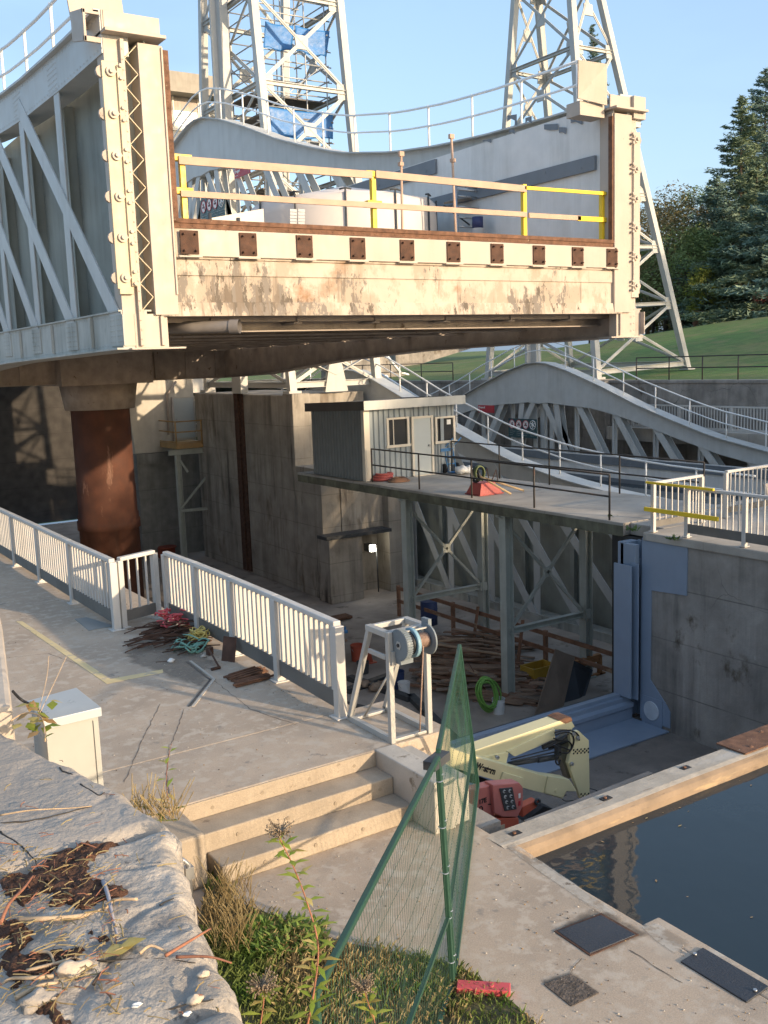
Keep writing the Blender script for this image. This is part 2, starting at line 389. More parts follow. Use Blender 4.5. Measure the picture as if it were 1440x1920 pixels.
for xo, s in ((XL, 1), (XR, -1)):
    # top chord: web with a flange over it
    m = MB(); strip(m, [(y, ztop(y)-dep(y)) for y in ys], [(y, ztop(y)-.04) for y in ys], xo, xo+s*.42)
    strip(m, [(y, ztop(y)-.04) for y in ys], [(y, ztop(y)) for y in ys], xo-s*.09, xo+s*.62)
    for y in [Y0+.18*i for i in range(int((Y1-Y0)/.18))]:
        for dz in (.1,): m.rivet((xo, y, ztop(y)-dz), (-s,0,0), .02)
        m.rivet((xo, y, ztop(y)-dep(y)+.07), (-s,0,0), .018)
        if s < 0 and y < 40: m.rivet((xo-.42, y, ztop(y)-.11), (-1,0,0), .02)
    for k, y in enumerate(panel[1:]):
        for (i, j) in [(i, j) for i in range(-3, 4) for j in range(6)]:
            m.rivet((xo, y+i*.085+.1, ztop(y)-.18-j*.085), (-s,0,0), .017)
    m.build('top_chord', grey, ch)
    # bottom chord, deeper towards the middle
    m = MB(); strip(m, [(y, zbot(y)) for y in ys], [(y, 4.74) for y in ys], xo, xo+s*.42)
    strip(m, [(y, zbot(y)-.03) for y in ys], [(y, zbot(y)) for y in ys], xo-s*.1, xo+s*.55)
    strip(m, [(y, 4.74) for y in ys], [(y, 4.765) for y in ys], xo-s*.04, xo+s*.5)
    for y in [Y0+.15*i for i in range(int((Y1-Y0)/.15))]:
        m.rivet((xo, y, 4.69), (-s,0,0), .018); m.rivet((xo, y, zbot(y)+.06), (-s,0,0), .018)
        if s < 0: m.rivet((xo-.42, y, zbot(y)+.06), (-1,0,0), .018)
    for y in panel:
        m.obox((xo-s*.012, y+.12, 4.45), (.012,0,0), (0,.34,0), (0,0,.24))
        for (i, j) in [(i, j) for i in (-3,-2,-1,1,2,3) for j in range(5)]:
            m.rivet((xo-s*.024, y+.12+i*.085, 4.28+j*.085), (-s,0,0), .017)
        m.beam((xo+s*.1-s*.13, y+1.4, 4.72), (xo+s*.1-s*.13, y+1.4, zbot(y)+.03), .07, .05)
    m.build('bottom_chord', grey_dirty if s > 0 else under, ch)
    # posts and diagonals, each bar a part
    for half in (1, -1):
        for k in range(10):
            y = panel[k]
            if k >= 1:
                yy = YC+(y-YC)*half
                m = MB(); m.box(xo+s*.035, xo+s*.09, yy-.02, yy+.02, 4.70, ztop(yy)-dep(yy)+.1)
                m.box(xo+s*.015, xo+s*.035, yy-.16, yy+.16, 4.70, ztop(yy)-dep(yy)+.1)
                m.build('post', grey, ch)
            if k <= 7:
                yb, yt = y, panel[min(k+2, 9)] if k < 8 else YC
                yb, yt = YC+(yb-YC)*half, YC+(yt-YC)*half
                m = MB()
                a, b = Vector((xo+s*.0, yb, 4.55)), Vector((xo+s*.0, yt, ztop(yt)-dep(yt)*.6))
                for off in ((.0,) if s > 0 else (.0, .36)):
                    m.beam(a+Vector((s*off,0,0)), b+Vector((s*off,0,0)), .026, .33, (0, -(b-a).z, (b-a).y))
                m.build('diagonal_brace', grey, ch)
    for dy in (-.62, 0, .62):
        m = MB(); m.box(xo+s*.0, xo+s*.08, YC+dy-.13, YC+dy+.13, 4.7, ztop(YC)-dep(YC)+.1); m.build('post', grey, ch)
    for half in (1, -1):
        m = MB(); a, b = Vector((xo, YC-2.35*half, 4.6)), Vector((xo, YC-1.25*half, ztop(YC)-1.9))
        for off in (.0, .36): m.beam(a+Vector((s*off,0,0)), b+Vector((s*off,0,0)), .026, .36, (0, -(b-a).z, (b-a).y))
        m.build('diagonal_brace', grey, ch)
    # side wall of the trough
    xi = xo+s*(.66 if s > 0 else .80)
    m = MB()
    strip(m, [(y, 4.7) for y in ys], [(y, min(9.0, ztop(y)-.05)) for y in ys], xi, xi+s*.03)
    for k in range(18):
        y = Y0+1.3+2.5*k
        m.box(xi-s*.2, xi, y-.012, y+.012, 4.76, 8.7); m.box(xi-s*.215, xi-s*.2, y-.1, y+.1, 4.76, 8.7)
        if s > 0 and y < 28:
            for j in range(26): m.rivet((xi, y+.1, 4.9+.15*j), (-s,0,0), .02); m.rivet((xi, y-.1, 4.9+.15*j), (-s,0,0), .02)
            m.box(xi-s*.012, xi, y+.15, y+.95, 6.1, 6.75)
            for (i, j) in [(i, j) for i in range(7) for j in range(5)]: m.rivet((xi-s*.012, y+.22+i*.11, 6.18+j*.13), (-s,0,0), .02)
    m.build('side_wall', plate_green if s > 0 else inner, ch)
    # inside face with its two dark fender strips
    m = MB(); m.box(xi+s*.04, xi+s*.06, Y0+.3, Y1-.3, 4.9, 9.02); m.build('lining', inner, ch)
    for (za, zb) in ((7.72, 8.02), (8.62, 8.98)):
        m = MB(); ya = Y0+.45 if za < 8 else Y0+6.2
        m.box(xi+s*.06, xi+s*.13, ya, Y1-1, za, zb)
        for q in range(16): m.cyl((xi+s*.13, ya+.4+q*1.15, (za+zb)/2+(.06 if q % 2 else -.06)), (xi+s*.14, ya+.4+q*1.15, (za+zb)/2+(.06 if q % 2 else -.06)), .03, 8)
        m.build('fender_strip', fender, ch)
    # handrail over the top chord
    xr = xo+s*.3
    m = MB(); pl = [Vector((xr, y, ztop(y)+1.08)) for y in ys if Y0+.9 < y < Y1-.9]
    m.tube(pl, .032, 6); m.tube([p-Vector((0,0,.5)) for p in pl], .028, 6)
    y = Y0+1.6
    while y < Y1-1:
        m.tube([(xr, y, ztop(y)-.02), (xr, y, ztop(y)+1.08)], .03, 6)
        m.tube([(xr, y, ztop(y)+.5), (xr, y, ztop(y)+.62)], .036, 6); m.tube([(xr, y, ztop(y)+1.02), (xr, y, ztop(y)+1.11)], .036, 6)
        y += 1.9
    m.build('handrail', railw, ch)
# trough floor, cross girders and stringers (the underside)
m = MB(); m.box(XL+.82, XR-.82, Y0+.2, Y1-.2, 4.76, 4.8)
for k in range(19):
    y = Y0+.9+PAN*k
    if y > Y1-.5: break
    m.ibeam((XL+.42, y, 4.58), (XR-.42, y, 4.58), .26, .32, .03)
for i in range(6):
    x = XL+1.7+i*1.66; m.ibeam((x, Y0+.4, 4.64), (x, Y1-.4, 4.64), .16, .2, .02)
for q in range(9):
    y = Y0+.5+.28*q; m.beam((XL+.5, y, 4.66), (XR-.5, y, 4.66), .1, .16)
m.build('floor_framing', under, ch)
m = MB(); m.box(XL+.42, XR-.42, YC-1.2, YC+1.2, 3.38, 4.74)       # deep cross girder over the ram
for q in range(9):
    x = XL+.9+q*1.25; m.box(x-.06, x+.06, YC-1.27, YC-1.2, 3.42, 4.7)
    for j in range(9): m.rivet((x+.12, YC-1.2, 3.5+.13*j), (0,-1,0), .02)
m.box(XL+.42, XR-.42, YC-1.32, YC-1.2, 3.36, 3.4); m.build('cross_girder', under, ch)
# near and far ends
for end, (ye, d) in enumerate(((Y0, -1), (Y1, 1))):
    def bx(mb, x0, x1, a, b, z0, z1): mb.box(x0, x1, ye+d*a, ye+d*b, z0, z1)
    xi0, xi1 = 6.2, 16.2
    m = MB(); bx(m, 5.9, 16.5, -.35, .0, 4.66, 5.57)
    bx(m, xi0, xi1, -.3, .03, 5.57, 6.06)
    m.prism([(xi0-.02, ye+d*.04, 4.88), (xi1, ye+d*.04, 4.88), (16.35, ye+d*.075, 4.655), (5.85, ye+d*.075, 4.655)], (0, -d*.1, 0))
    bx(m, xi0, xi1, 0, .025, 5.31, 5.55)
    m.build('end_beam', cream_peel, ch, bevel=.006)
    m = MB()       # the band that carries the bearing plates, with its rounded end
    pts = []
    for j in range(9):
        t = math.pi/2+math.pi*j/8; pts.append((xi0+.28+.22*math.cos(t), ye+d*.03, 5.825+.215*math.sin(t)))
    pts += [(xi1-.06, ye+d*.03, 5.61), (xi1-.06, ye+d*.03, 6.04)]
    m.prism(pts, (0, d*.05, 0)); m.build('bearing_band', cream, ch, bevel=.008)
    for xp in (6.42, 7.46, 8.53, 9.61, 10.68, 11.75, 12.82, 13.91, 14.98, 15.98):
        m = MB(); bx(m, xp-.155, xp+.155, .08, .105, 5.64, 6.01)
        for (i, j) in ((-1,-1),(1,-1),(1,1),(-1,1)): m.cyl((xp+.1*i, ye+d*.105, 5.825+.13*j), (xp+.1*i, ye+d*.16, 5.825+.13*j), .018, 7)
        m.build('bearing_plate', rust_dark, ch)
        m = MB(); bx(m, xp-.2, xp+.2, .08, .13, 5.59, 5.612); m.build('bearing_ledge', cream, ch)
    m = MB(); bx(m, xi0-.08, xi1+.02, -.2, .07, 6.13, 6.2); bx(m, xi0-.08, xi1+.02, .0, .05, 6.05, 6.13)
    for q in range(46): m.rivet((xi0+.1+q*.218, ye+d*.05, 6.09), (0,d,0), .016); m.rivet((xi0+.1+q*.218, ye-d*.1, 6.2), (0,0,1), .02)
    m.build('rusty_sill', rust, ch)
    for (xa, sg) in ((XL, 1), (XR, -1)):
        def X(v): return xa+sg*v
        def b2(mb, u0, u1, a, b, z0, z1):
            mb.box(min(X(u0), X(u1)), max(X(u0), X(u1)), min(ye+d*a, ye+d*b), max(ye+d*a, ye+d*b), z0, z1)
        m = MB()
        if sg > 0: b2(m, .02, .30, -.3, .013, 4.2, 8.8); b2(m, .54, .93, -.35, .08, 4.68, 8.78); b2(m, .26, .32, 0, .09, 4.2, 8.8)
        else: b2(m, .16, .36, -.3, .013, 4.2, 8.8); b2(m, .36, .87, -.35, .08, 4.68, 8.78); b2(m, .84, .9, -.3, .04, 6.1, 8.78)

        b2(m, .2, .75, -.2, .02, 4.17, 4.7); b2(m, .1, 1.0, -.3, .12, 4.14, 4.17)
        b2(m, .62, .68, .02, .07, 4.2, 4.66)
        if sg > 0: b2(m, .9, .93, .08, .11, 5.0, 8.75)
        for q in range(30):
            m.rivet((X(.285), ye+d*.09, 4.3+q*.15), (0,d,0), .016)
        m.build('end_post', cream, ch, bevel=.005)
        m = MB(); q = 0; z = 4.75
        if sg > 0: r_ = MB(); b2(r_, .30, .56, -.42, -.3, 4.71, 8.8); r_.build('shaded_recess', plate_green, ch)  # recess shadow put into the colour with the darker side plate paint
        while z < 8.55 and sg > 0:
            zz = z+.21
            a, b = (X(.33), X(.53)) if q % 2 == 0 else (X(.53), X(.33))
            m.beam((a, ye+d*.02, z), (b, ye+d*.02, zz), .012, .055, (0,d,0)); z = zz; q += 1
        if sg > 0: m.build('lacing', yellowed, ch)
        ro_ = 0 if sg > 0 else .16
        m = MB(); b2(m, -.05+ro_, .21+ro_, .02, .09, 5.08, 8.45); b2(m, .17+ro_, .25+ro_*.6, .09, .13, 5.12, 8.4)
        b2(m, -.02+ro_, .2+ro_, .0, .09, 5.0, 5.09)
        pl = m.build('roller_plate', yellowed if sg > 0 else cream, ch, bevel=.006)
        for q in range(6):
            z = 5.25+q*.61
            m = MB(); m.cyl((X(.08+ro_), ye+d*.08, z), (X(.08+ro_), ye+d*.13, z), .075, 16); m.cyl((X(.08+ro_), ye+d*.13, z), (X(.08+ro_), ye+d*.17, z), .035, 8)
            m.cyl((X(.08+ro_), ye+d*.11, z), (X(.26+ro_), ye+d*.11, z), .018, 8)
            for dz in (-.09, .09): m.cyl((X(.22+ro_), ye+d*.12, z+dz), (X(.22+ro_), ye+d*.17, z+dz), .03, 6)
            m.build('roller', cream, pl)
            m = MB(); m.cyl((X(-.04+ro_), ye-d*.02, z), (X(-.04+ro_), ye+d*.05, z), .09, 10); m.build('wheel', under, pl)
        m = MB(); b2(m, .935 if sg > 0 else .885, 1.02 if sg > 0 else .925, -.05, .1 if sg > 0 else .06, 6.15, 8.72)
        for q in range(26): m.rivet((X(.97 if sg > 0 else .905), ye+d*(.1 if sg > 0 else .06), 6.25+q*.095), (0,d,0), .014)
        m.build('seal_strip', rust, ch)
        # cap over the post
        m = MB()
        b2(m, .0, .96, -.5, .22, 8.85, 8.9); b2(m, .04, .94, -.02, .02, 8.9, 9.2 if sg > 0 else 9.16); b2(m, .02, .06, -.5, .02, 8.9, 9.2)
        if sg > 0: m.prism([X3 for X3 in ((XL-.25, ye+.0, 8.72), (XL-.25, ye+.6, 8.86), (XL-.25, ye+.6, 9.3), (XL-.25, ye+0., 9.18))], (.04,0,0)); b2(m, -.25, .0, -.05, -.0, 9.12, 9.19); b2(m, -.25, .0, -.05, -.0, 8.72, 8.8)
        else: m.box(16.62, 16.98, ye-.1, ye+.25, 8.72, 9.18)
        m.build('post_cap', cream, ch, bevel=.006)
# bare patches on the lining under the right chord
for (u, v, a, b) in ((951,218,18,9),(985,222,12,9),(1020,236,26,8),(1048,240,13,9),(1070,220,22,12),(955,245,10,5),(905,262,16,6),(965,228,5,9)):
    q = [at(u+i*a, v+j*b+rnd(-3,3), x=16.055) for (i, j) in ((0,0),(1,-.2),(1,1),(.4,.8),(0,1.1))]; pm = MB(); pm.add(q, [(0,1,2,3,4)]); pm.build('bare_patch', fender, ch)
# sheet steel cover plates that stand over the two near corners
m = MB(); m.prism([(5.0, 16.05, 9.05), (5.85, 16.05, 9.1), (5.85, 16.3, 10.2), (4.95, 16.3, 10.2)], (0,.04,0)); m.build('cover_plate', cream, ch)
m = MB(); m.prism([(15.15, 15.55, 9.0), (15.93, 15.5, 8.93), (15.82, 15.4, 9.71), (15.02, 15.4, 9.69)], (0,.03,0)); m.box(15.25, 15.95, 15.6, 16.0, 8.7, 8.98)
m.build('cover_plate', cream, ch)
m = MB()       # drain pipe under the near end
m.tube(curve_pts([(6.3,16.6,4.52),(6.45,16.0,4.5),(6.75,15.7,4.49),(7.15,15.35,4.48)], 6), .1, 16, cap=False); m.cyl((7.06,15.43,4.48), (7.18,15.32,4.478), .118, 16, cap=False); m.cyl((7.0,15.48,4.48),(7.12,15.375,4.479),.095,16,mi=1)
m.build('drain_pipe', [M('grey pipe', (.2,.18,.165), .6), blackm], ch)
low = dup(ch, Vector((ch.location.x+DX, ch.location.y, ch.location.z+DZ)), 'lowered steel lock chamber behind the shed, its arched truss just above platform level')

# ---------------------------------------------------------------- things on the raised chamber
g = thing('guard_rail', (11, 15.72, 6.2), 'temporary guard rail of raw lumber and yellow posts along the rusty sill', 'guard rail')
for xp in (6.5, 10.18, 13.8, 16.0):
    m = MB(); m.box(xp-.045, xp+.045, 15.68, 15.77, 6.2, 7.24)
    if xp < 13: m.box(xp-.16, xp+.16, 15.66, 15.79, 7.14, 7.24); m.box(xp-.15, xp+.15, 15.66, 15.79, 6.62, 6.72)
    m.build('rail_post', yellow, g, bevel=.004)
for (xa, xb, za, zb, mt) in ((6.42, 10.12, 7.2, 7.22, lumber), (10.2, 13.8, 7.24, 7.2, lumber), (13.75, 16.05, 7.22, 7.24, yellow),
                             (6.42, 13.8, 6.68, 6.7, lumber), (13.86, 15.3, 6.69, 6.7, lumber), (15.2, 16.05, 6.69, 6.7, yellow)):
    m = MB(); h = .13 if mt is lumber else .07
    if za < 7: h = .1
    m.beam((xa, 15.645, za-.06), (xb, 15.645, zb-.06), .04, h); m.build('rail', mt, g, bevel=.004)

def sign_red(name, p, right, w, h, label):
    s = thing(name, p, label, 'sign', 'red warning signs'); r = Vector(right).normalized(); n = Vector((-1,0,0))
    p = Vector(p); up = Vector((0,0,1))
    m = MB(); m.obox(p, r*w/2, up*h/2, n*.015); m.build('panel', signred, s)
    text('Danger!', h*.42, p-r*w*.46+up*h*.06+n*.02, r, up, signwhite, s, bold=.008)
    text('Keep clear', h*.17, p-r*w*.46-up*h*.3+n*.02, r, up, signwhite, s)
    return s
def sign_green(name, p, right, w, h, label):
    s = thing(name, p, label, 'sign', 'dark green notice boards'); r = Vector(right).normalized(); n = Vector((-1,0,0)); p = Vector(p); up = Vector((0,0,1))
    m = MB(); m.obox(p, r*w/2, up*h/2, n*.015); m.build('panel', signgreen, s)
    m = MB(); red = MB()
    for i in range(4):
        c = p+r*w*(-.365+.245*i)+up*h*.2+n*.02; rr = w*.1
        ring = [c+(r*math.cos(2*math.pi*k/20)+up*math.sin(2*math.pi*k/20))*rr for k in range(20)]
        if i < 3:
            m.prism(ring, n*.004)
            rg = [q+n*.008 for q in ring]; red.tube(rg, rr*.07, 4, closed=True)
            d = (r*.7-up*.7)*rr; red.tube([c+d+n*.008, c-d+n*.008], rr*.05, 4)
            red.beam(c-r*rr*.5+n*.008-up*rr*.15, c+r*rr*.5+n*.008-up*rr*.15, rr*.28, .004, n, mi=1); red.beam(c+n*.008, c+n*.008+r*rr*.2+up*rr*.45, rr*.3, .004, n, mi=1)
        else:
            m.tube([q for q in ring], rr*.1, 4, closed=True)
            for k in range(3):
                d = (r*math.cos(k*math.pi/3+math.pi/2)+up*math.sin(k*math.pi/3+math.pi/2))*rr*.75; m.tube([c-d, c+d], rr*.13, 4)
        for k in range(4):
            q = p+r*w*(-.365+.245*i)-up*h*(.08+.1*k)+n*.018
            L = w*(.075+.03*((i*3+k*2) % 3)); m.beam(q-r*w*.08, q-r*w*.08+r*L*1.5, h*.045, .004, up)
    m.build('symbols', signwhite, s); red.build('prohibition_marks', [signred, darkm], s)
    return s
rt = (0,-1,0)
sign_red('warning_sign', (16.48, 34.2, 10.83), rt, 1.32, .33, 'red danger sign hung high on the arched truss of the raised chamber')
sign_green('notice_board', (16.48, 37.0, 9.9), rt, 2.3, .95, 'dark green notice board with round symbols on the raised chamber')
sign_red('warning_sign', (34.08, 42.1, 1.01), rt, 1.36, .4, 'red danger sign on the arched truss of the lowered chamber')
sign_green('notice_board', (34.08, 39.15, .08), rt, 2.2, .98, 'dark green notice board with round symbols on the lowered chamber')

# white work tent in the chamber, cream fabric over dark poles
tn = thing('work_tent', (12.75, 21.9, 4.85), 'round cream fabric work tent on dark poles inside the raised chamber', 'tent')
tcx, tcy, tr = 13.35, 22.0, 2.3
def ring(a, z, r=tr): return Vector((tcx+r*math.cos(a), tcy+r*math.sin(a), z))
m = MB(); N = 72; zt0, zt1 = 4.85, 7.62; vs = []
seg = 2*math.pi/12
lev = [(0,.0),(.12,.10),(.2,.02),(.32,.0),(.62,.05),(.9,.03),(1,.0)]
for (t, o) in lev:
    for i in range(N):
        a = 2*math.pi*i/N; k = abs(math.sin(a*6)); vs.append(ring(a, lerp(zt0, zt1, t)+(.05*(1-k) if t == 1 else 0), tr+o*k))
nl = len(lev); fs = [(j*N+i, j*N+(i+1) % N, (j+1)*N+(i+1) % N, (j+1)*N+i) for j in range(nl-1) for i in range(N)]
vs.append(Vector((tcx, tcy, zt1+.55))); fs += [((nl-1)*N+i, (nl-1)*N+(i+1) % N, nl*N) for i in range(N)]
m.add(vs, fs, 0, True); m.build('fabric_wall', vinylw, tn)
for k in range(12):
    a = k*seg; m = MB(); m.tube([ring(a, 4.85, tr+.06), ring(a, zt1+.12, tr+.03)], .022, 6)
    m.tube([ring(a-.06, zt1+.1, tr+.03), ring(a, zt1+.13, tr+.03), ring(a+.06, zt1+.1, tr+.03)], .022, 6); m.build('pole', darkm, tn)
m = MB(); q = [Vector((8.9,20.2,4.85)), Vector((10.6,21.0,4.85)), Vector((10.6,21.0,7.35)), Vector((8.9,20.2,6.95))]; m.prism(q, (0,.05,0)); m.build('entrance_panel', vinylw, tn)
for p in (q[0], (q[0]+q[1])/2): m = MB(); m.tube([p+Vector((0,-.04,0)), p+Vector((0,-.04,2.2))], .04, 6); m.build('pole', darkm, tn)
m = MB()
for i in range(2):
    for j in range(5):
        c = at(546+i*15, 396+j*6, y=20.4); m.obox(c+Vector((0,-.1,0)), (.085,0,0), (0,.01,0), (0,0,.03))
m.build('printed_panel', M('printed panel grey', (.42,.44,.45), .6), tn)
# scaffold frame, drum and loose poles beside it
sc = thing('access_scaffold', (18, 21.5, 5), 'small pale tube scaffold frame with ladder rungs beside the tent', 'scaffold')
m = MB()
A = [at(u, 440, y=20.) for u in (857, 898, 940)]
for (u, vt) in ((855,345),(899,358),(940,368)):
    p = at(u, vt, y=20.); m.tube([p, (p.x, p.y, 5.)], .03, 6)
for v in (357,375,395,415,432):
    a, b = at(857, v-8, y=20.), at(897, v-4, y=20.); m.tube([a, b], .022, 6)
a, b = at(855,355,y=20.), at(938,362,y=20.); m.tube([a, b], .03, 6); m.tube([at(940,375,y=20), at(898,425,y=20)], .02, 6)
m.build('tube_frame', steel, sc)
m = MB(); m.tube([at(832,385,y=20.4), at(898,435,y=20.4)], .02, 6); m.build('brace', darkm, sc)
m = MB(); m.prism([at(832,383,y=20.2), at(905,372,y=20.2), at(938,360,y=20.2), at(865,368,y=21.6)], (0,0,.04)); m.build('platform', M('scaffold board', (.2,.17,.14), .8), sc)
m = MB(); p = at(896, 440, y=19.6); m.cyl((p.x,p.y,5.0), (p.x,p.y,p.z+.15), .15, 20); m.cyl((p.x,p.y,p.z+.15), (p.x,p.y,p.z+.42), .135, 20, mi=1)
m.build('drum', [M('pale drum', (.5,.45,.4), .6), M('dark blue drum', (.04,.05,.13), .5)], top=('upright drum with pale base and dark blue top beside the scaffold', 'drum'))
for i, (u, vt, vb, nm) in enumerate(((752,287,370,'short bare upright pole with clips rising behind the lumber rail'), (846,252,445,'tall leaning pole with clamp rising behind the lumber rail'))):
    a, b = at(u, vt, y=19.0), at(u+(12 if i else -2), vb, y=19.0); m = MB(); m.tube([a, (b.x,b.y,5.0)], .03, 7)
    m.obox(a.lerp(b,.25), (.05,0,0), (0,.05,0), (0,0,.04)); m.obox(a.lerp(b,.02), (.06,0,0), (0,.04,0), (0,0,.05)); m.build('pole', lumber, top=(nm, 'pole', 'loose poles in the chamber'))
# ================================================================ towers
def boxcol(mb, p, q, w, mi=0):
    """built-up corner post: two flanged channels with a gap"""
    p, q = Vector(p), Vector(q); a = Vector((1,0,0)); b = Vector((0,1,0)); h = w/2
    for (sx, sy) in ((1,0),(-1,0)):
        mb.beam(p+a*sx*h*.9, q+a*sx*h*.9, .035, w, (0,1,0))
    mb.beam(p+b*h*.9, q+b*h*.9, w*.8, .03, (0,1,0)); mb.beam(p-b*h*.9, q-b*h*.9, w*.8, .03, (0,1,0))
def tower(name, feet, tops, zb, zt, levels, label, xlev=None, leg=.31, brace=.175):
    """feet/tops: near-left, near-right, far-right, far-left at heights zb / zt"""
    c = sum((Vector(p) for p in feet), Vector())/4
    t = thing(name, (c.x, c.y, zb), label, 'tower', 'steel lattice guide towers')
    P = lambda i, z: Vector(feet[i]).lerp(Vector(tops[i]), (z-zb)/(zt-zb))
    for i in range(4):
        m = MB(); boxcol(m, P(i, zb), P(i, levels[-1]), leg)
        m.obox(P(i, zb)+Vector((0,0,.05)), (leg*.9,0,0), (0,leg*.9,0), (0,0,.06))
        m.build('corner_post', towerp, t)
    for i in range(4):
        j = (i+1) % 4
        for k, (z0, z1) in enumerate(zip(levels, levels[1:])):
            a0, a1, b0, b1 = P(i,z0), P(i,z1), P(j,z0), P(j,z1)
            m = MB(); d = (a1-b1).normalized()
            m.ibeam(a1, b1, brace, brace, .025); m.build('cross_beam', towerp, t)
            nrm = (b0-a0).cross(a1-a0).normalized()
            for (s, e) in ((a0, b1), (b0, a1)):
                m = MB(); m.beam(s, e, brace*.85, .035, nrm); m.beam(s+nrm*.0, e, .03, brace*.5, nrm); m.build('diagonal_brace', towerp, t)
            mid = (a0+b1+b0+a1)/4; u = (b0-a0).normalized(); w = nrm.cross(u)
            m = MB(); m.obox(mid, u*.28, w*.28, nrm*.03); m.build('gusset', towerp, t)
            for q in (a1, b1):
                s = 1 if q is a1 else -1; m = MB()
                m.obox(q+u*s*.32, u*.22, w*.32, nrm*.028)
                for ii in range(4):
                    for jj in range(4): m.rivet(q+u*s*(.16+.1*ii)+w*(.18-.12*jj)+nrm*.028, nrm, .02); m.rivet(q+u*s*(.16+.1*ii)+w*(.18-.12*jj)-nrm*.028, -nrm, .02)
                m.build('gusset', towerp, t)
    m = MB()
    for i in range(4): m.ibeam(P(i, zb+.35), P((i+1) % 4, zb+.35), .2, .25, .025)
    m.build('base_beam', towerp, t)
    return t, P
t1, P1 = tower('guide_tower', [(19.05,36.0,2.6),(23.2,36.0,2.6),(23.2,44.6,2.6),(19.05,44.6,2.6)],
           [(19.05,37.75,18.4),(23.1,37.75,18.4),(23.1,42.7,18.4),(19.05,42.7,18.4)], 2.6, 18.4, [2.95, 5.2, 8.3, 11.6, 15.0, 18.6, 22.2],
           'pale steel lattice tower with blue tarps and scaffolding inside, standing on the middle pier')
m = MB(); m.box(18.45,18.8,39.6,40.5,2.6,22); m.box(18.2,18.45,39.98,40.1,4,22)
for q in range(40): m.rivet((18.45,39.7,3+q*.38),(-1,0,0),.025); m.rivet((18.45,40.4,3+q*.38),(-1,0,0),.025)
m.build('guide_column', towerp, t1)
m = MB()
for (a, b) in (((19.1,36,4.2),(21.1,36,3.3)),((23.1,36,4.2),(21.1,36,3.3))): m.beam(a, b, .03, .24, (0,1,0))
m.prism([(20.55,35.9,2.6),(21.65,35.9,2.6),(21.35,35.9,4.0),(20.85,35.9,4.0)],(0,.2,0)); m.build('base_bracket', towerp, t1)
t2, P2 = tower('guide_tower', [(36.3,36.0,2.5),(43.5,36.4,2.75),(43.5,45.4,2.75),(36.3,44.6,2.5)],
           [(36.3,37.7,20.9),(38.3,37.6,20.9),(38.3,42.1,20.9),(36.3,42.0,20.9)], 2.5, 20.9, [2.9, 6.1, 9.05, 11.7, 15.2, 18.65, 22.4, 26],
           'pale steel lattice tower with one sloping leg planted on the grassy bank', leg=.32, brace=.175)
m = MB(); m.box(35.75,36.1,39.9,40.8,.5,13.4); m.box(35.45,35.75,40.3,40.4,1,13); m.ibeam((36.2,38.6,13.2),(36.2,42.2,13.2),.3,.5,.03)
m.build('guide_column', towerp, t2)
m = MB()
for f in ((36.3,36.0),(43.5,36.4),(43.5,45.4),(36.3,44.6)): m.box(f[0]-.6,f[0]+.6,f[1]-.6,f[1]+.6,1.6,2.5)
m.build('footing', wallc, t2)
# scaffold in the middle tower
s1 = thing('tower_scaffold', (21, 40, 9), 'tube scaffold with dark plank decks built inside the tarp-hung tower', 'scaffold')
for (x0, x1) in ((19.6, 22.6),):
    m = MB()
    for x in (19.5, 20.6, 21.7, 22.7):
        for y in (38.4, 41.0): m.tube([(x, y, 8.6), (x, y, 22)], .03, 6)
    z = 8.8
    while z < 21.5:
        for y in (38.4, 41.0): m.tube([(19.3, y, z), (22.95, y, z)], .028, 6)
        for x in (19.5, 22.7): m.tube([(x, 38.2, z), (x, 41.2, z)], .028, 6)
        z += .62
    for z in (9, 11.5, 14): m.tube([(19.5,38.4,z),(22.7,38.4,z+2.4)], .026, 6); m.tube([(22.7,41,z),(19.5,41,z+2.4)], .026, 6)
    m.build('tubes', M('scaffold tube', (.42,.43,.43), .4, .3), s1)
pk = M('scaffold plank', (.17,.155,.145), .8, var=.3)
for (z, y0, y1) in ((9.1,38.3,41.1), (11.0,38.3,40.9), (13.95,38.3,41.1), (14.9, 38.9, 41.)):
    m = MB()
    for q in range(8): 
        a = y0+(y1-y0)*q/8; m.box(19.35, 22.9, a, a+(y1-y0)/8-.02, z+rnd(0,.02), z+.07)
    m.build('plank_deck', pk, s1)
def cloth(name, P4, label, n=14, amp=.03, group=None):
    a, b, c, d = [Vector(p) for p in P4]; m = MB(); vs = []; nr = (b-a).cross(d-a).normalized()
    for j in range(n+1):
        for i in range(n+1):
            u, v = i/n, j/n; p = a.lerp(b, u).lerp(d.lerp(c, u), v)
            p += nr*amp*(noise.noise(Vector((u*3.2, v*2.4, a.x+a.z)))*1.6)+Vector((0,0,-.06*math.sin(math.pi*u)*(1-v)+.05*math.sin(u*9)*v)); vs.append(p)
    m.add(vs, [(j*(n+1)+i, j*(n+1)+i+1, (j+1)*(n+1)+i+1, (j+1)*(n+1)+i) for j in range(n) for i in range(n)], 0, True)
    o = m.build(name, tarp, top=(label, 'tarp', group)); s = o.modifiers.new('s','SOLIDIFY'); s.thickness = .01; return o
cloth('tarp', [at(497,40,y=38.3), at(550,48,y=38.3), at(548,97,y=38.3), at(494,90,y=38.3)], 'small upper blue tarp left of the crossed braces in the tower', group='blue tarps on the tower scaffold')
cloth('tarp', [at(553,48,y=38.3), at(618,58,y=38.3), at(612,108,y=38.3), at(553,96,y=38.3)], 'upper blue tarp right of the crossed braces in the tower', group='blue tarps on the tower scaffold')
cloth('tarp', [at(499,199,y=38.3), at(624,212,y=38.3), at(624,262,y=38.3), at(502,256,y=38.3)], 'lower wide blue tarp just above the arched chamber truss', group='blue tarps on the tower scaffold')
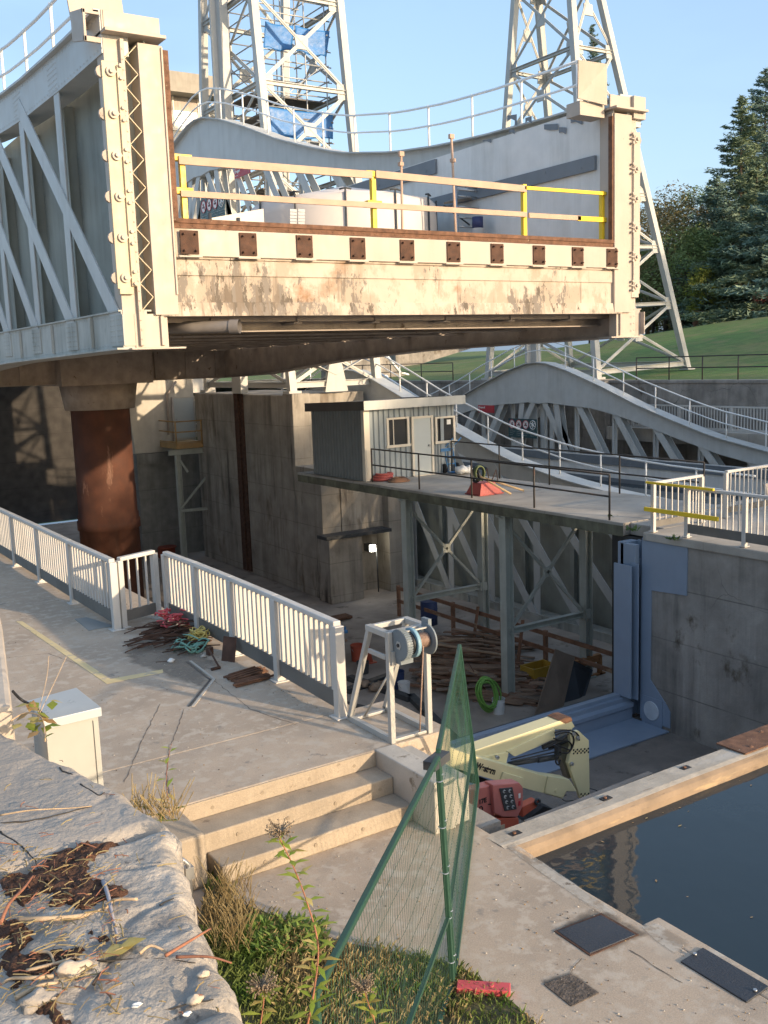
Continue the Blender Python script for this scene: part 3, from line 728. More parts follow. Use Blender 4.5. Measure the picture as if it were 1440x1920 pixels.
cloth('tarp', [at(405,95,y=41.3), at(432,98,y=41.3), at(432,118,y=41.3), at(405,112,y=41.3)], 'narrow scrap of blue tarp behind the left side of the tower', group='blue tarps on the tower scaffold')

# ================================================================ ground, pit, walls
m = MB(); m.box(-40, 5.45, 9.15, 80, -.6, 0); m.box(-40, 5.9, 7.98, 9.15, -.6, 0); m.build('upper_walkway', walk, kind='structure', bevel=.015)
m = MB(); m.box(-40, 5.38, -30, 7.98, -1.0, -.5); m.box(5.38, 5.56, -30, 4.87, -1.0, -.5); m.build('lower_walkway', walk, kind='structure', bevel=.015)
m = MB(); m.box(4.7, 24, 15.0, 62, -5.9, -5.5); m.build('pit_floor', pitfloor, kind='structure')
m = MB(); m.box(5.0, 17, 6.0, 14.98, -5.4, -4.34); m.build('basin_floor', mud, kind='structure')
m = MB(); m.add([(5.0,-60,-.64),(60,-60,-.64),(60,6.5,-.64),(5.0,6.5,-.64)], [(0,1,2,3)])
t = NT('canal water'); t.b.inputs['Base Color'].default_value = (.022,.034,.042,1); t.b.inputs['Roughness'].default_value = .03; t.b.inputs['IOR'].default_value = 1.33
t.bump(t.noise(1.6, 3, (1,1,1)), .10, .05)
water_m = t.m; m.build('water', water_m, kind='structure')
m = MB(); m.add([(DX+XL+1,YE,-2.1),(DX+XR-1,YE,-2.1),(DX+XR-1,2*YC-YE,-2.1),(DX+XL+1,2*YC-YE,-2.1)], [(0,1,2,3)]); m.build('chamber_water', water_m, kind='structure')
m = MB(); m.box(20, 37, 14.5, 64, -7.2, -6.9); m.build('dock_floor', pitfloor, kind='structure')
W = 'concrete wall'
m = MB(); m.box(4.6, 5.3, 9.15, 62, -5.5, -.6); m.box(5.0, 5.75, 7.0, 9.15, -5.5, -.6); m.box(4.9, 5.3, -30, 7.0, -5.4, -1.0)
m.build('pit_side_wall', wallc, top=('concrete wall under the fenced walkway edge, dropping to the pit floor', W))
# right wall of the basin with its capping
m = MB(); m.box(16.15, 16.9, -40, 14.55, -5.4, -.2); m.build('basin_wall', wallc, top=('tall stained concrete wall with cracks, right of the blue steel frame', W))
m = MB(); m.box(16.08, 60, -40, 14.6, -.2, -.02); m.box(20.17, 60, 14.6, 16.0, -.29, -.02); m.box(16.75, 20.17, 14.6, 15.59, -.29, -.02); m.build('right_walkway', deckc, kind='structure', bevel=.02)
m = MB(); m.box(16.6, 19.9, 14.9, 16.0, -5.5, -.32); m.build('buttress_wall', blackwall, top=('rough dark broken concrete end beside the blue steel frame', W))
# the wall that closes the dock of the lowered chamber at its near end
m = MB(); m.box(19.9, 60, 14.0, 15.2, -7, -.32); m.build('dock_end_wall', wallc, top=('concrete wall closing the near end of the wet dock', W))
# middle pier
m = MB(); m.box(18.68, 19.5, 35.35, 36.2, -5.5, 2.62); m.box(18.72, 22.6, 36.2, 45.5, -5.5, 2.55)
m.build('pier', pierc, top=('tall stained concrete pier with a rusty guide slot under the tower', 'pier'), bevel=.04)
m = MB(); m.box(18.6, 18.74, 40.35, 40.75, -5.4, 9); m.box(18.66, 18.72, 40.0, 40.3, -5.4, 3.2); m.build('guide_rail', rust_dark, top=('dark rusty vertical guide rail running up the left face of the pier', 'guide rail'))
# transverse wall with the doorway, below the platform
m = MB()
y0 = 33.0
m.box(18.7, 19.55, y0+.35, 35.35, -5.5, -.28); m.box(18.55, 20.05, y0-.35, y0+.6, -5.5, -2.9); m.box(19.55, 22.4, y0+.3, 35.3, -3.1, -.28); m.box(21.5, 22.5, y0-.1, 35.3, -5.5, -.28)
m.box(20.4, 21.5, y0+.8, 35.3, -5.5, -3.1)
m.build('doorway_wall', pierc, top=('stained concrete wall with a low dark doorway, below the shed platform', W), bevel=.02)
m = MB(); m.box(18.4, 21.4, y0-.45, y0+.3, -2.95, -2.82); m.build('ledge', darkm, top=('thin dark ledge over the low doorway in the pier wall', 'ledge'))
t = NT('lamp'); t.b.inputs['Emission Color'].default_value = (1,.93,.75,1); t.b.inputs['Emission Strength'].default_value = 14; lampm = t.m
p = at(699,1028,y=32.85); m = MB(); m.box(p.x-.1,p.x+.1,32.8,32.92,p.z-.12,p.z+.12); m.box(p.x-.13,p.x+.13,32.92,33.3,p.z-.15,p.z+.15,1)
m.build('wall_lamp', [lampm, darkm], top=('small lit lamp glowing on the dark pier wall', 'lamp'))
m = MB(); m.tube([(p.x+.2,32.9,p.z),(p.x+.22,32.88,-5.4)], .025, 6); m.build('conduit', darkm, top=('thin dark conduit running down from the lit wall lamp', 'pipe'))
# back of the pit, upper reach structure
m = MB(); m.box(-14, 19.4, 63, 66, -5.5, 9.6); m.build('back_wall', blackwall, top=('dark wall at the far end of the pit behind the ram', W))
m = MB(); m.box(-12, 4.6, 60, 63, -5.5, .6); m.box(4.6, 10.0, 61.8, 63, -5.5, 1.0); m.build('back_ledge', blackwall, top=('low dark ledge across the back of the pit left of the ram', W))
# abutment with door and balcony
ya = 47.0
def ab(u, v): return at(u, v, y=ya)
a0, a1 = ab(258, 860), ab(384, 860)
m = MB()
zt_, zl = 8.0, ab(320, 846).z
m.prism([(a0.x-.1, ya, zl), (19.3, ya, zl), (19.3, ya, zt_), (a0.x-.1+.35, ya, zt_), (a0.x-.3, ya, ab(243,730).z)], (0,2.6,0))
m.build('abutment_wall', abut, top=('sunlit pale wall block with a grey door beyond the rusty ram', 'concrete wall'), bevel=.03)
m = MB(); m.box(a0.x-.1, 19.3, ya-.15, ya+2.6, -5.5, zl); m.box(a0.x-.14, 19.3, ya-.3, ya-.15, zl-.5, zl); m.build('abutment_base', M('grey streaked concrete', (.23,.23,.215), .9, var=.2, streak=1., streakcol=(.08,.08,.075), joints=[('Z',2.1)], bump=.3), top=('grey streaked wall base under the sunlit abutment wall', 'concrete wall'))
d0, d1 = ab(329, 822), ab(361, 745)
dr = thing('door', ((d0.x+d1.x)/2, ya, d0.z), 'pale grey steel door in the sunlit abutment wall behind the balcony rail', 'door', None)
m = MB(); m.box(d0.x, d1.x, ya-.04, ya-.01, d0.z, d1.z); m.build('leaf', doorm, dr)
m = MB(); f = .07; m.box(d0.x-f, d0.x, ya-.07, ya-.005, d0.z, d1.z+f); m.box(d1.x, d1.x+f, ya-.07, ya-.005, d0.z, d1.z+f); m.box(d0.x, d1.x, ya-.07, ya-.005, d1.z, d1.z+f); m.build('frame', abut, dr)
m = MB(); m.cyl((d0.x+.1, ya-.04, d0.z+.95), (d0.x+.1, ya-.1, d0.z+.95), .035, 8); m.build('handle', steel, dr)
bl = thing('balcony', (a1.x, ya-1, d0.z), 'small steel balcony with yellow-brown rails and tall legs before the abutment door', 'balcony')
yb = ya-2.2; bx0 = at(331, 835, y=yb).x; zb_ = at(340, 828, y=yb).z
yel_b = M('yellow brown rail', (.42,.27,.12), .6, var=.2)
m = MB(); m.box(bx0, 19, yb, ya-.01, zb_-.35, zb_-.1); m.build('floor', yel_b, bl)
m = MB()
for z in (.05, .55, 1.05): m.tube([(bx0, yb, zb_-.1+z), (19, yb, zb_-.1+z)], .035, 6); m.tube([(bx0, yb, zb_-.1+z), (bx0, ya-.1, zb_-.1+z)], .035, 6)
for q in range(4): m.tube([(bx0+q*1.3, yb, zb_-.2), (bx0+q*1.3, yb, zb_+.97)], .04, 6)
m.build('rail', yel_b, bl)
m = MB()
for q in range(16): m.tube([(bx0+1.5+q*.12, yb+.1, zb_-.1), (bx0+1.5+q*.12, yb+.1, zb_+.9)], .02, 5)
m.build('white_pickets', fencew, bl)
for (u, yq) in ((336, yb+.1), (388, yb+.1)):
    p = at(u, 900, y=yq); m = MB(); m.ibeam((p.x, yq, -5.5), (p.x, yq, zb_-.6), .24, .24, .03); m.build('leg', postg, bl)
m = MB(); pa = at(333,858,y=yb); m.ibeam((pa.x-.4,yb+.1,zb_-.5),(19,yb+.1,zb_-.5),.25,.25,.03)
q0, q1 = at(338,955,y=yb), at(392,888,y=yb); m.beam(q0,q1,.08,.1); q0, q1 = at(338,958,y=yb), at(392,953,y=yb); m.beam(q0,q1,.1,.14); q0,q1=at(338,864,y=yb),at(352,885,y=yb); m.beam(q0,q1,.08,.1)
m.build('brace', postg, bl)
m = MB(); m.tube([at(330,715,y=ya-.2), at(314,740,y=ya-.2), at(316,815,y=ya-.2)], .06, 8); m.tube([at(322,745,y=ya-.25), at(326,846,y=ya-.25)], .045, 8); m.build('wall_pipe', under, top=('bent dark pipe fixed to the sunlit abutment wall beside the door', 'pipe'))
# hydraulic ram
m = MB(); rx, ry = 11.75, 38.0
prof = [(-5.5,1.14),(-2.3,1.14),(-2.28,1.2),(-1.95,1.2),(-1.93,1.16),(-1.7,1.16),(-1.68,1.12),(-.6,1.12),(-.58,1.1),(3.3,1.1)]
N = 48; vs = []
for z, r in prof: vs += [(rx+r*math.cos(2*math.pi*i/N), ry+r*math.sin(2*math.pi*i/N), z) for i in range(N)]
m.add(vs, [(k*N+i, k*N+(i+1) % N, (k+1)*N+(i+1) % N, (k+1)*N+i) for k in range(len(prof)-1) for i in range(N)], 0, True)
m.build('lift_ram', ramm, top=('huge rusty red hydraulic ram standing under the raised chamber', 'hydraulic ram'))
m = MB(); m.cyl((rx,ry,2.35),(rx,ry,3.3),1.3,32,r2=1.45); m.box(rx-1.9,rx+1.5,ry-1.9,ry+1.9,3.3,4.5); m.build('ram_head', under, top=('broad dark ram head carrying the raised chamber from below', 'ram head'))

# ================================================================ platform with shed
pf = thing('platform', (18.3, 24, -.28), 'long concrete platform on steel columns carrying the small shed', 'platform')
m = MB(); m.prism([(16.55,15.6,0),(20.15,15.6,0),(20.15,30.95,0),(16.42,30.95,0)], (0,0,-.3)); m.build('slab', deckc, pf, bevel=.02)
m = MB(); m.prism([(16.547,15.61,-.07),(16.418,30.9,-.07),(16.418,30.9,-.31),(16.547,15.61,-.31)], (-.012,0,0)); m.build('edge_stain', M('mossy slab edge', (.15,.145,.10), .9, var=.4, scale=3, streak=1.), pf)
for y in (20.2, 24.9):
    for x in (16.95, 19.9):
        m = MB(); m.ibeam((x, y, -5.5), (x, y, -.42), .26, .27, .03); m.box(x-.2,x+.2,y-.2,y+.2,-.42,-.3); m.box(x-.22,x+.22,y-.22,y+.22,-5.5,-5.47); m.build('column', postg, pf)
for y in (20.2, 24.9):
    m = MB()
    m.ibeam((16.7,y,-.36),(20.1,y,-.36),.2,.14,.02)
    a = [Vector((17.0,y,-3.6)), Vector((19.85,y,-3.6)), Vector((17.0,y,-.7)), Vector((19.85,y,-.7))]
    m.ibeam(a[0],a[1],.16,.16,.02)
    m.beam(a[0],a[3],.08,.08); m.beam(a[2],a[1],.08,.08); m.obox((a[0]+a[3])/2,(.14,0,0),(0,.03,0),(0,0,.14)); m.obox(a[1],(.14,0,0),(0,.1,0),(0,0,.14))
    m.build('cross_bracing', postg, pf)
# shed
sx0, sx1, sy0, sy1 = 16.68, 19.75, 26.75, 30.2
sh = thing('shed', ((sx0+sx1)/2, (sy0+sy1)/2, 0), 'small corrugated metal shed with a white door and two windows on the platform', 'shed')
def corrugated(mb, p, q, z0, z1, nrm, pitch=.19, dpt=.045):
    p, q = Vector(p), Vector(q); L = (q-p).length; d = (q-p)/L; n = int(L/pitch)
    pts = []
    for i in range(n):
        for (t, o) in ((0,0),(.35,0),(.5,1),(.85,1)): pts.append(p+d*L*(i+t)/n+Vector(nrm)*dpt*o)
    pts.append(q)
    vs = []
    for a in pts: vs += [(a.x,a.y,z0 if not callable(z0) else z0(a)), (a.x,a.y,z1 if not callable(z1) else z1(a))]
    mb.add(vs, [(2*i, 2*i+2, 2*i+3, 2*i+1) for i in range(len(pts)-1)])
m = MB(); corrugated(m, (sx0, sy1, 0), (sx0, sy0, 0), 0.005, 2.36, (-1,0,0)); m.box(sx0+.02, sx1, sy1-.05, sy1, 0.005, 2.3); m.box(sx1-.05, sx1, sy0+.03, sy1-.05, .005, 2.3); m.build('side_wall', corr, sh)
W1, D1, W2 = (16.98, 18.0), (18.18, 19.12), (19.28-.02, 19.72)
def fx(u, v): return at(u, v, y=sy0)
w1 = (fx(697,0).x, fx(740,0).x, fx(697,838).z, fx(697,786).z)
dd = (fx(747,0).x, fx(787,0).x, 0.02, fx(765,783).z)
w2 = (fx(794,0).x, fx(832,0).x, fx(812,828).z, fx(812,782).z)
m = MB()
for (xa, xb, za, zb) in ((sx0+.05, w1[0], 0, 2.3), (w1[0], w1[1], 0, w1[2]), (w1[0], w1[1], w1[3], 2.3), (w1[1], dd[0], 0, 2.3), (dd[0], dd[1], dd[3], 2.3), (dd[1], w2[0], 0, 2.3), (w2[0], w2[1], 0, w2[2]), (w2[0], w2[1], w2[3], 2.3)):
    if xb-xa > .02: corrugated(m, (xa, sy0, 0), (xb, sy0, 0), za+.006, zb, (0,-1,0), .19)
m.box(sx0+.05, sx1-.02, sy0+.022, sy0+.04, .01, 2.28); m.build('front_wall', corrb, sh)
m = MB(); m.box(sx0-.045, sx0+.16, sy0-.05, sy0-.03, 0.005, 2.3); m.box(sx0-.05, sx0-.03, sy0-.03, sy0+.12, 0.005, 2.3); m.build('corner_trim', frame_m, sh)
m = MB(); m.box(sx1-.1, sx1+.03, sy0-.05, sy0-.03, 0.005, 2.3); m.build('corner_trim', corrb, sh)
for (xa, xb, za, zb) in (w1, w2):
    m = MB(); m.box(xa, xb, sy0, sy0+.02, za, zb); wo = m.build('window', glassd, sh)
    m = MB(); f = .06
    m.box(xa-.02, xa+f, sy0-.06, sy0-.002, za, zb); m.box(xb-f, xb+.02, sy0-.06, sy0-.002, za, zb); m.box(xa+f, xb-f, sy0-.06, sy0-.002, zb-f, zb); m.box(xa-.06, xb+.06, sy0-.1, sy0-.002, za-.08, za)
    m.box(xa+.25,xa+.28,sy0-.02,sy0-.001,za,zb-f)
    m.build('frame', frame_m, wo)
m = MB(); m.box(w2[1]-.3, w2[1]-.14, sy0-.012, sy0-.004, w2[3]-.28, w2[3]-.12); m.build('paper_notice', signwhite, sh)
m = MB(); m.box(dd[0]+.05, dd[1]-.05, sy0-.035, sy0, .03, dd[3]-.05); do = m.build('door', doorm, sh, bevel=.005)
m = MB(); m.box(dd[0]-.03, dd[0]+.05, sy0-.07, sy0, .005, dd[3]+.02); m.box(dd[1]-.05, dd[1]+.03, sy0-.07, sy0, .005, dd[3]+.02); m.box(dd[0]+.05, dd[1]-.05, sy0-.07, sy0, dd[3]-.05, dd[3]+.02); m.box(dd[0]-.03,dd[1]+.03,sy0-.12,sy0-.07,.003,.03); m.build('frame', frame_m, do)
m = MB(); m.cyl((dd[1]-.14, sy0-.035, .98), (dd[1]-.14, sy0-.1, .98), .035, 10); m.build('handle', steel, do)
# sloping roof with deep fascia
m = MB()
r0, r1 = sx0-.16, sx1+.75; ya_, yb_ = sy0-.28, sy1+.12; h0, h1 = 2.55, 2.42
m.add([(r0,ya_,h0),(r1,ya_,h0),(r1,yb_,h1+.0),(r0,yb_,h1)], [(0,1,2,3)]); m.add([(r0,ya_,2.3),(r1,ya_,2.3),(r1,yb_,2.18),(r0,yb_,2.18)], [(3,2,1,0)])
m.build('roof', roofm, sh)
m = MB(); m.box(r0-.02, r1+.02, ya_-.03, ya_, 2.29, h0+.03); m.build('fascia', fascia, sh)
m = MB(); m.prism([(r0-.02,ya_,2.29),(r0-.02,yb_,2.16),(r0-.02,yb_,h1+.03),(r0-.02,ya_,h0+.03)], (.03,0,0)); m.prism([(r1,ya_,2.29),(r1,yb_,2.16),(r1,yb_,h1+.03),(r1,ya_,h0+.03)], (.03,0,0)); m.build('side_fascia', M('dark fascia', (.12,.11,.10), .6), sh)

# platform rails
def rail(name, base, tops, mat, label, r=.024, cat='railing', mids=(.52,), group=None, n=6):
    """base: list of post feet; top rail follows base + tops"""
    t = thing(name, base[len(base)//2], label, cat, group); b = [Vector(p) for p in base]
    for k, h in enumerate((tops,)+tuple(tops*f for f in mids)):
        m = MB(); m.tube([p+Vector((0,0,h)) for p in b], r, n); m.build('rail' if k else 'top_rail', mat, t)
    for p in b:
        m = MB(); m.tube([p, p+Vector((0,0,tops))], r*1.05, n); m.build('post', mat, t)
    return t
rail('platform_railing', [(16.75,26.5,0),(16.75,23.9,0),(16.72,21.35,0),(16.68,18.75,0),(16.62,16.1,0)], 1.06, raild, 'thin dark iron railing along the front edge of the platform')
rail('platform_railing', [(20.0,26.6,0),(20.0,24.1,0),(20.0,21.8,0),(20.0,19.0,0),(19.9,16.1,0)], 1.06, raild, 'thin dark iron railing along the rear edge of the platform')
# hand truck
p0 = at(846, 886, z=0)
ht = thing('hand_truck', p0, 'blue two-wheeled hand truck leaning on the shed wall', 'hand truck')
m = MB()
for dx in (-.17,.17): m.tube([p0+Vector((dx,-.05,.1)), p0+Vector((dx,.12,.85)), p0+Vector((dx+.3,.02,1.15))], .022, 6)
for z in (.3,.55,.8): m.tube([p0+Vector((-.17,-.05+z*.17,z)), p0+Vector((.17,-.05+z*.17,z))], .02, 6)
m.obox(p0+Vector((-.15,.06,.78)), (.22,0,0),(0,.02,0),(0,0,.05)); m.obox(p0+Vector((0,-.2,.04)),(.2,0,0),(0,.15,0),(0,0,.012)); m.build('frame', bluep, ht)
for dx in (-.26,.26):
    m = MB(); m.tube([p0+Vector((dx,.02+.12*math.cos(a),.16+.12*math.sin(a))) for a in [i*math.pi/8 for i in range(16)]], .05, 8, closed=True); m.cyl(p0+Vector((dx-.03,.02,.16)), p0+Vector((dx+.03,.02,.16)), .08, 10); m.build('wheel', blackm, ht)
def lump(mb, c, rx, ry, rz, amp=.25, seed=0, n=14, mi=0, freq=2.2):
    o = len(mb.v); vs = []
    for j in range(n//2+1):
        th = math.pi*j/(n//2)
        for i in range(n):
            ph = 2*math.pi*i/n; d = Vector((math.sin(th)*math.cos(ph), math.sin(th)*math.sin(ph), math.cos(th)))
            k = 1+amp*noise.noise(d*freq+Vector((seed*3.1,seed,0))); vs.append((c[0]+d.x*rx*k, c[1]+d.y*ry*k, max(c[2]+d.z*rz*k, c[2]-rz*.6)))
    mb.add(vs, [(j*n+i, (j+1)*n+i, (j+1)*n+(i+1) % n, j*n+(i+1) % n) for j in range(n//2) for i in range(n)], mi, True); return mb
p1_ = at(850, 887, z=0); m = MB(); lump(m, (p1_.x, p1_.y-.5, .12), .26, .2, .16, .5, 3); lump(m, (p1_.x+.22, p1_.y-.55, .1), .16, .14, .16, .5, 5); m.build('sack', whitep, top=('crumpled white sack lying on the platform beside the hand truck', 'sack'))
# life ring and hose by the shed corner
p2_ = at(716, 901, z=0); m = MB()
for k in range(3): m.tube([(p2_.x+(.32-.03*k)*math.cos(a)+.05*k, p2_.y+(.3-.03*k)*math.sin(a), .06+.07*k) for a in [i*math.pi/10 for i in range(20)]], .05, 7, closed=True)
m.build('hose_coil', redp, top=('red coil heaped at the shed corner behind the platform rail', 'hose coil'))
p3_ = at(748, 903, z=0); m = MB()
for k in range(4): m.tube([(p3_.x+(.36-.05*k)*math.cos(a), p3_.y+(.3-.04*k)*math.sin(a), .03+.03*k) for a in [i*math.pi/10 for i in range(20)]], .025, 6, closed=True)
m.build('hose_coil', oldwood, top=('brown flat coil of hose just before the shed door', 'hose coil'))
# overturned wheelbarrow
p4 = at(908, 926, z=0)
wb = thing('wheelbarrow', p4, 'overturned red wheelbarrow with wooden handles on the platform', 'wheelbarrow')
m = MB(); tray = [(-.42,-.33,0),(.42,-.33,0),(.42,.33,0),(-.42,.33,0)]; topp = [(-.27,-.22,.34),(.2,-.22,.34),(.2,.22,.34),(-.27,.22,.34)]
m.add([p4+Vector(q) for q in tray]+[p4+Vector(q) for q in topp], [(0,1,5,4),(1,2,6,5),(2,3,7,6),(3,0,4,7),(4,5,6,7)]); m.tube([p4+Vector(q)+Vector((0,0,.02)) for q in tray], .022, 6, closed=True)
m.build('tray', redp, wb, bevel=.03)
for (a, b) in (((-.35,-.26,.55),(.35,-.75,.03)),((-.2,.2,.55),(1.0,-.55,.04))):
    m = MB(); m.tube([p4+Vector(a), p4+Vector(b)], .03, 8); m.build('handle', M('handle wood', (.42,.30,.17), .7), wb)
m = MB(); m.tube([p4+Vector((-.3+.0, .0+.17*math.cos(a), .55+.17*math.sin(a))) for a in [i*math.pi/9 for i in range(18)]], .045, 8, closed=True); m.build('wheel', blackm, wb)
m = MB()
for s in (-1,1): m = MB(); m.tube([p4+Vector((.1,.2*s,.34)), p4+Vector((.28,.2*s,.68)), p4+Vector((.34,.2*s,.36))], .015, 5); m.build('leg_strut', rust_dark, wb)
m = MB()
for k in range(4): m.tube([p4+Vector((-.25+.16*math.cos(a)+.02*k, -.15+.05*k, .62+.2*math.sin(a))) for a in [i*math.pi/9 for i in range(18)]], .022, 6, closed=True)
m.build('hose_coil', M('olive hose', (.14,.17,.07), .6), top=('olive hose hung over the upturned wheel of the barrow', 'hose coil'))
# ================================================================ picket fences
def picket_fence(name, pts, label, h=1.05, post=.11, bal=.032, gap=.115, z=0., first_last=(True, True), kick=.19, group=None, cat='fence', broad=None):
    t = thing(name, (pts[0][0], pts[0][1], z), label, cat, group)
    P = [Vector((p[0], p[1], z)) for p in pts]; up = Vector((0,0,1))
    for k, p in enumerate(P):
        if (k == 0 and not first_last[0]) or (k == len(P)-1 and not first_last[1]): continue
        d = (P[min(k+1,len(P)-1)]-P[max(k-1,0)]).normalized(); s = Vector((d.y,-d.x,0))
        m = MB(); w = post*(1.9 if broad and k in broad else 1)
        m.obox(p+up*(h/2-.02), d*post*.5, s*post/2, up*(h/2-.0)); m.obox(p+up*.008, d*post*.9, s*post*.9, up*.008)
        m.build('post', fencew, t, bevel=.006)
    m = MB(); kk = MB()
    for a, b in zip(P, P[1:]):
        d = (b-a).normalized()
        m.beam(a+up*(h+.0), b+up*(h+.0), .095, .06); kk.beam(a+d*post/2+up*(.09+kick/2), b-d*post/2+up*(.09+kick/2), .045, kick)
    m.build('top_rail', fencew, t, bevel=.012); kk.build('kick_plate', curbm, t)
    n = 0
    for a, b in zip(P, P[1:]):
        L = (b-a).length; d = (b-a)/L; s = Vector((d.y,-d.x,0)); c = max(2, int(L/gap)); 
        for i in range(1, c):
            p = a+d*L*i/c; m = MB(); m.obox(p+up*((h-.03+.09+kick)/2), d*bal/2, s*bal/2, up*((h-.03-.09-kick)/2+.004)); m.build('baluster', fencew, t); n += 1
    return t
picket_fence('picket_fence', [(5.17,9.0),(5.22,10.55),(5.25,11.9),(5.26,13.15),(5.24,14.28)], 'white picket fence along the pit edge, nearer run ending beside the winch', gap=.125, bal=.042)
picket_fence('picket_fence', [(4.40,14.25),(4.38,16.4),(4.38,18.5),(4.37,20.4),(4.36,22.4),(4.35,24.4)], 'long white picket fence at far left, beyond the gate', gap=.14, bal=.045)
picket_fence('picket_gate', [(4.52,14.3),(5.14,14.52)], 'narrow white gate with five bars between the two left fences', gap=.15, bal=.026, kick=.16, cat='gate', post=.09)
picket_fence('picket_fence', [(16.2,13.52),(16.18,12.1),(16.15,10.2),(16.12,8.4)], 'white picket fence along the top of the right hand concrete wall', gap=.14, bal=.026, h=1.02, post=.085)
picket_fence('picket_gate', [(16.2,14.42),(17.85,14.5)], 'cream gate of pickets standing open behind the yellow barrier rails', gap=.2, bal=.024, cat='gate', kick=.14, post=.085)
picket_fence('picket_gate', [(18.75,14.55),(21.2,14.6),(23.2,14.65)], 'cream gate of pickets at the right edge of the frame', gap=.16, bal=.026, cat='gate', kick=.14, post=.085)
for (z, d, lab) in ((1.07, .05, 'upper yellow barrier rail laid across the open gate'), (.5, .09, 'lower yellow barrier rail tied across the open gate')):
    m = MB(); m.beam((16.08 if z > 1 else 16.04, 14.52, z), (16.06 if z > 1 else 16.02, 12.75 if z > 1 else 12.6, z-.0), .05, d); m.build('barrier_rail', yellow, top=(lab, 'barrier', 'yellow barrier rails'), bevel=.005)
# far pickets and far railings
t = thing('picket_fence', (36.0, 27, .4), 'far white picket fence along the foot of the long retaining wall', 'fence')
m = MB()
for q in range(90):
    y = 19+q*.155; m.box(35.62,35.66,y,y+.05,.35,1.3)
m.build('picket', fencew, t); t.children[0]['kind'] = 'stuff'
m = MB(); m.beam((35.64,18.9,1.33),(35.64,33,1.33),.09,.07); m.beam((35.64,18.9,.35),(35.64,33,.35),.06,.1); m.build('rail', fencew, t)
for y in (19,21.8,24.6,27.4,30.2,33): m = MB(); m.box(35.58,35.7,y-.07,y+.07,.0,1.36); m.build('post', fencew, t)
m = MB(); m.box(34.9, 36.05, 16, 34, -.3, .3); m.build('far_ledge', deckc, top=('concrete ledge below the far picket fence', 'ledge'))
m = MB(); m.box(36.05, 36.6, 10, 62, -7, 2.44); m.box(36.0, 36.7, 10, 62, 2.34, 2.46); m.box(35.7,36.05,34.9,36.4,-3,2.44); m.build('retaining_wall', wallc, top=('long stained retaining wall below the grassy bank, right background', 'concrete wall'))
rail('bank_railing', [(36.5,y,2.46) for y in (62,58.5,55,51.5,48.2)], 1.05, raild, 'dark railing on top of the retaining wall left of the lattice tower', r=.03)
rail('bank_railing', [(36.5,y,2.46) for y in (33.6,31.6,29.7,27.8,25.9,24)], 1.05, raild, 'dark railing on top of the retaining wall right of the lattice tower', r=.03)
# stairs walls at the upper end
yw = 63.0
def w_(u, v): return at(u, v, y=yw)
m = MB(); m.prism([w_(640,640), w_(723,668), w_(748,700), w_(762,705), w_(797,748), w_(797,860), w_(640,860)], (0,3,0)); m.build('stair_wall', wallc, top=('sloping concrete wall of the far stairs beyond the middle tower', 'concrete wall'))
m = MB(); m.tube([w_(723,664), w_(750,698), w_(764,702), w_(800,746)], .1, 6); m.tube([w_(700,680), w_(716,704), w_(724,704), w_(770,760)], .08, 6); m.build('stair_coping', railw, top=('pale metal coping stepping down the far stair wall', 'handrail'))
m = MB(); m.tube([at(700,692,y=55), at(805,758,y=50)], .07, 6); m.tube([at(704,725,y=55), at(790,775,y=50)], .06, 6)
for u in (740,770): m.tube([at(u, 692+(u-700)*.63, y=53), at(u+1, 730+(u-700)*.63, y=53)], .05, 6)
m.build('stair_handrail', railw, top=('white pipe handrail sloping down behind the shed roof', 'handrail'))
yw = 82.0
m = MB(); m.prism([w_(742,662), w_(930,632), w_(900,648), w_(765,690), w_(742,690)], (0,2,0)); m.build('wing_wall', wallc, top=('weathered concrete wing wall running up into the grass bank', 'concrete wall'))
# control building at top left
yw = 66.0
cb = thing('control_building', (w_(340,200).x, 70, 2), 'flat roofed concrete control building high behind the raised chamber', 'building')
b0, b1 = w_(240, 300), w_(372, 200)
m = MB(); m.box(b0.x, b1.x, yw, yw+9, 2, w_(340,245).z); m.build('wall', abut, cb)
m = MB(); m.box(b0.x-.6, w_(402,170).x, yw-1.2, yw+9.5, w_(340,182).z, w_(340,145).z); m.build('roof', M('grey concrete roof edge', (.33,.30,.25), .85, var=.12, streak=.5), cb)
m = MB(); m.box(b0.x+.1, b1.x-.1, yw-.03, yw+.2, w_(340,243).z, w_(340,182).z-.5); wn = m.build('window', glassl, cb)
m = MB()
for u in (302,324,371): x = w_(u,200).x; m.box(x-.05,x+.05,yw-.1,yw+.1,w_(340,243).z,w_(340,182).z)
m.box(b0.x,b1.x,yw-.12,yw+.1,w_(340,246).z,w_(340,241).z); m.build('frame', frame_m, wn)
m = MB(); m.box(b0.x, b1.x, yw-.04, yw+.3, w_(340,182).z-.9, w_(340,182).z); m.build('dark_lintel', under, cb)

# ================================================================ blue steel frame
bf = thing('gate_frame', (16.0, 15.0, -4.6), 'blue painted steel gate frame standing at the end of the dry pit', 'gate frame')
yB = 15.05
m = MB(); m.box(15.82, 15.86, yB-.35, yB+.15, -3.75, -.75); m.box(15.86, 16.0, yB+.1, yB+.14, -3.75, -.8); m.box(16.0, 16.14, yB-.3, yB+.12, -3.75, -.32)
m.box(15.98, 16.0, yB-.42, yB-.2, -3.8, -.72); m.box(16.14, 16.42, yB-.02, yB+.03, -4.3, -.3); m.box(16.38, 16.42, yB-.12, yB-.02, -4.3, -.28); m.box(16.0,16.42,yB+.03,yB+.2,-1.0,-.3)
m.build('jamb', bluesteel, bf, bevel=.006)
m = MB(); m.box(16.27, 16.44, yB-.2, yB-.02, -1.05, -.72); m.tube([(16.3,yB-.2,-1.05),(16.3,yB-.2,-.68)], .05, 10); m.build('hinge', bluesteel, bf, bevel=.005)
xs = 16.12
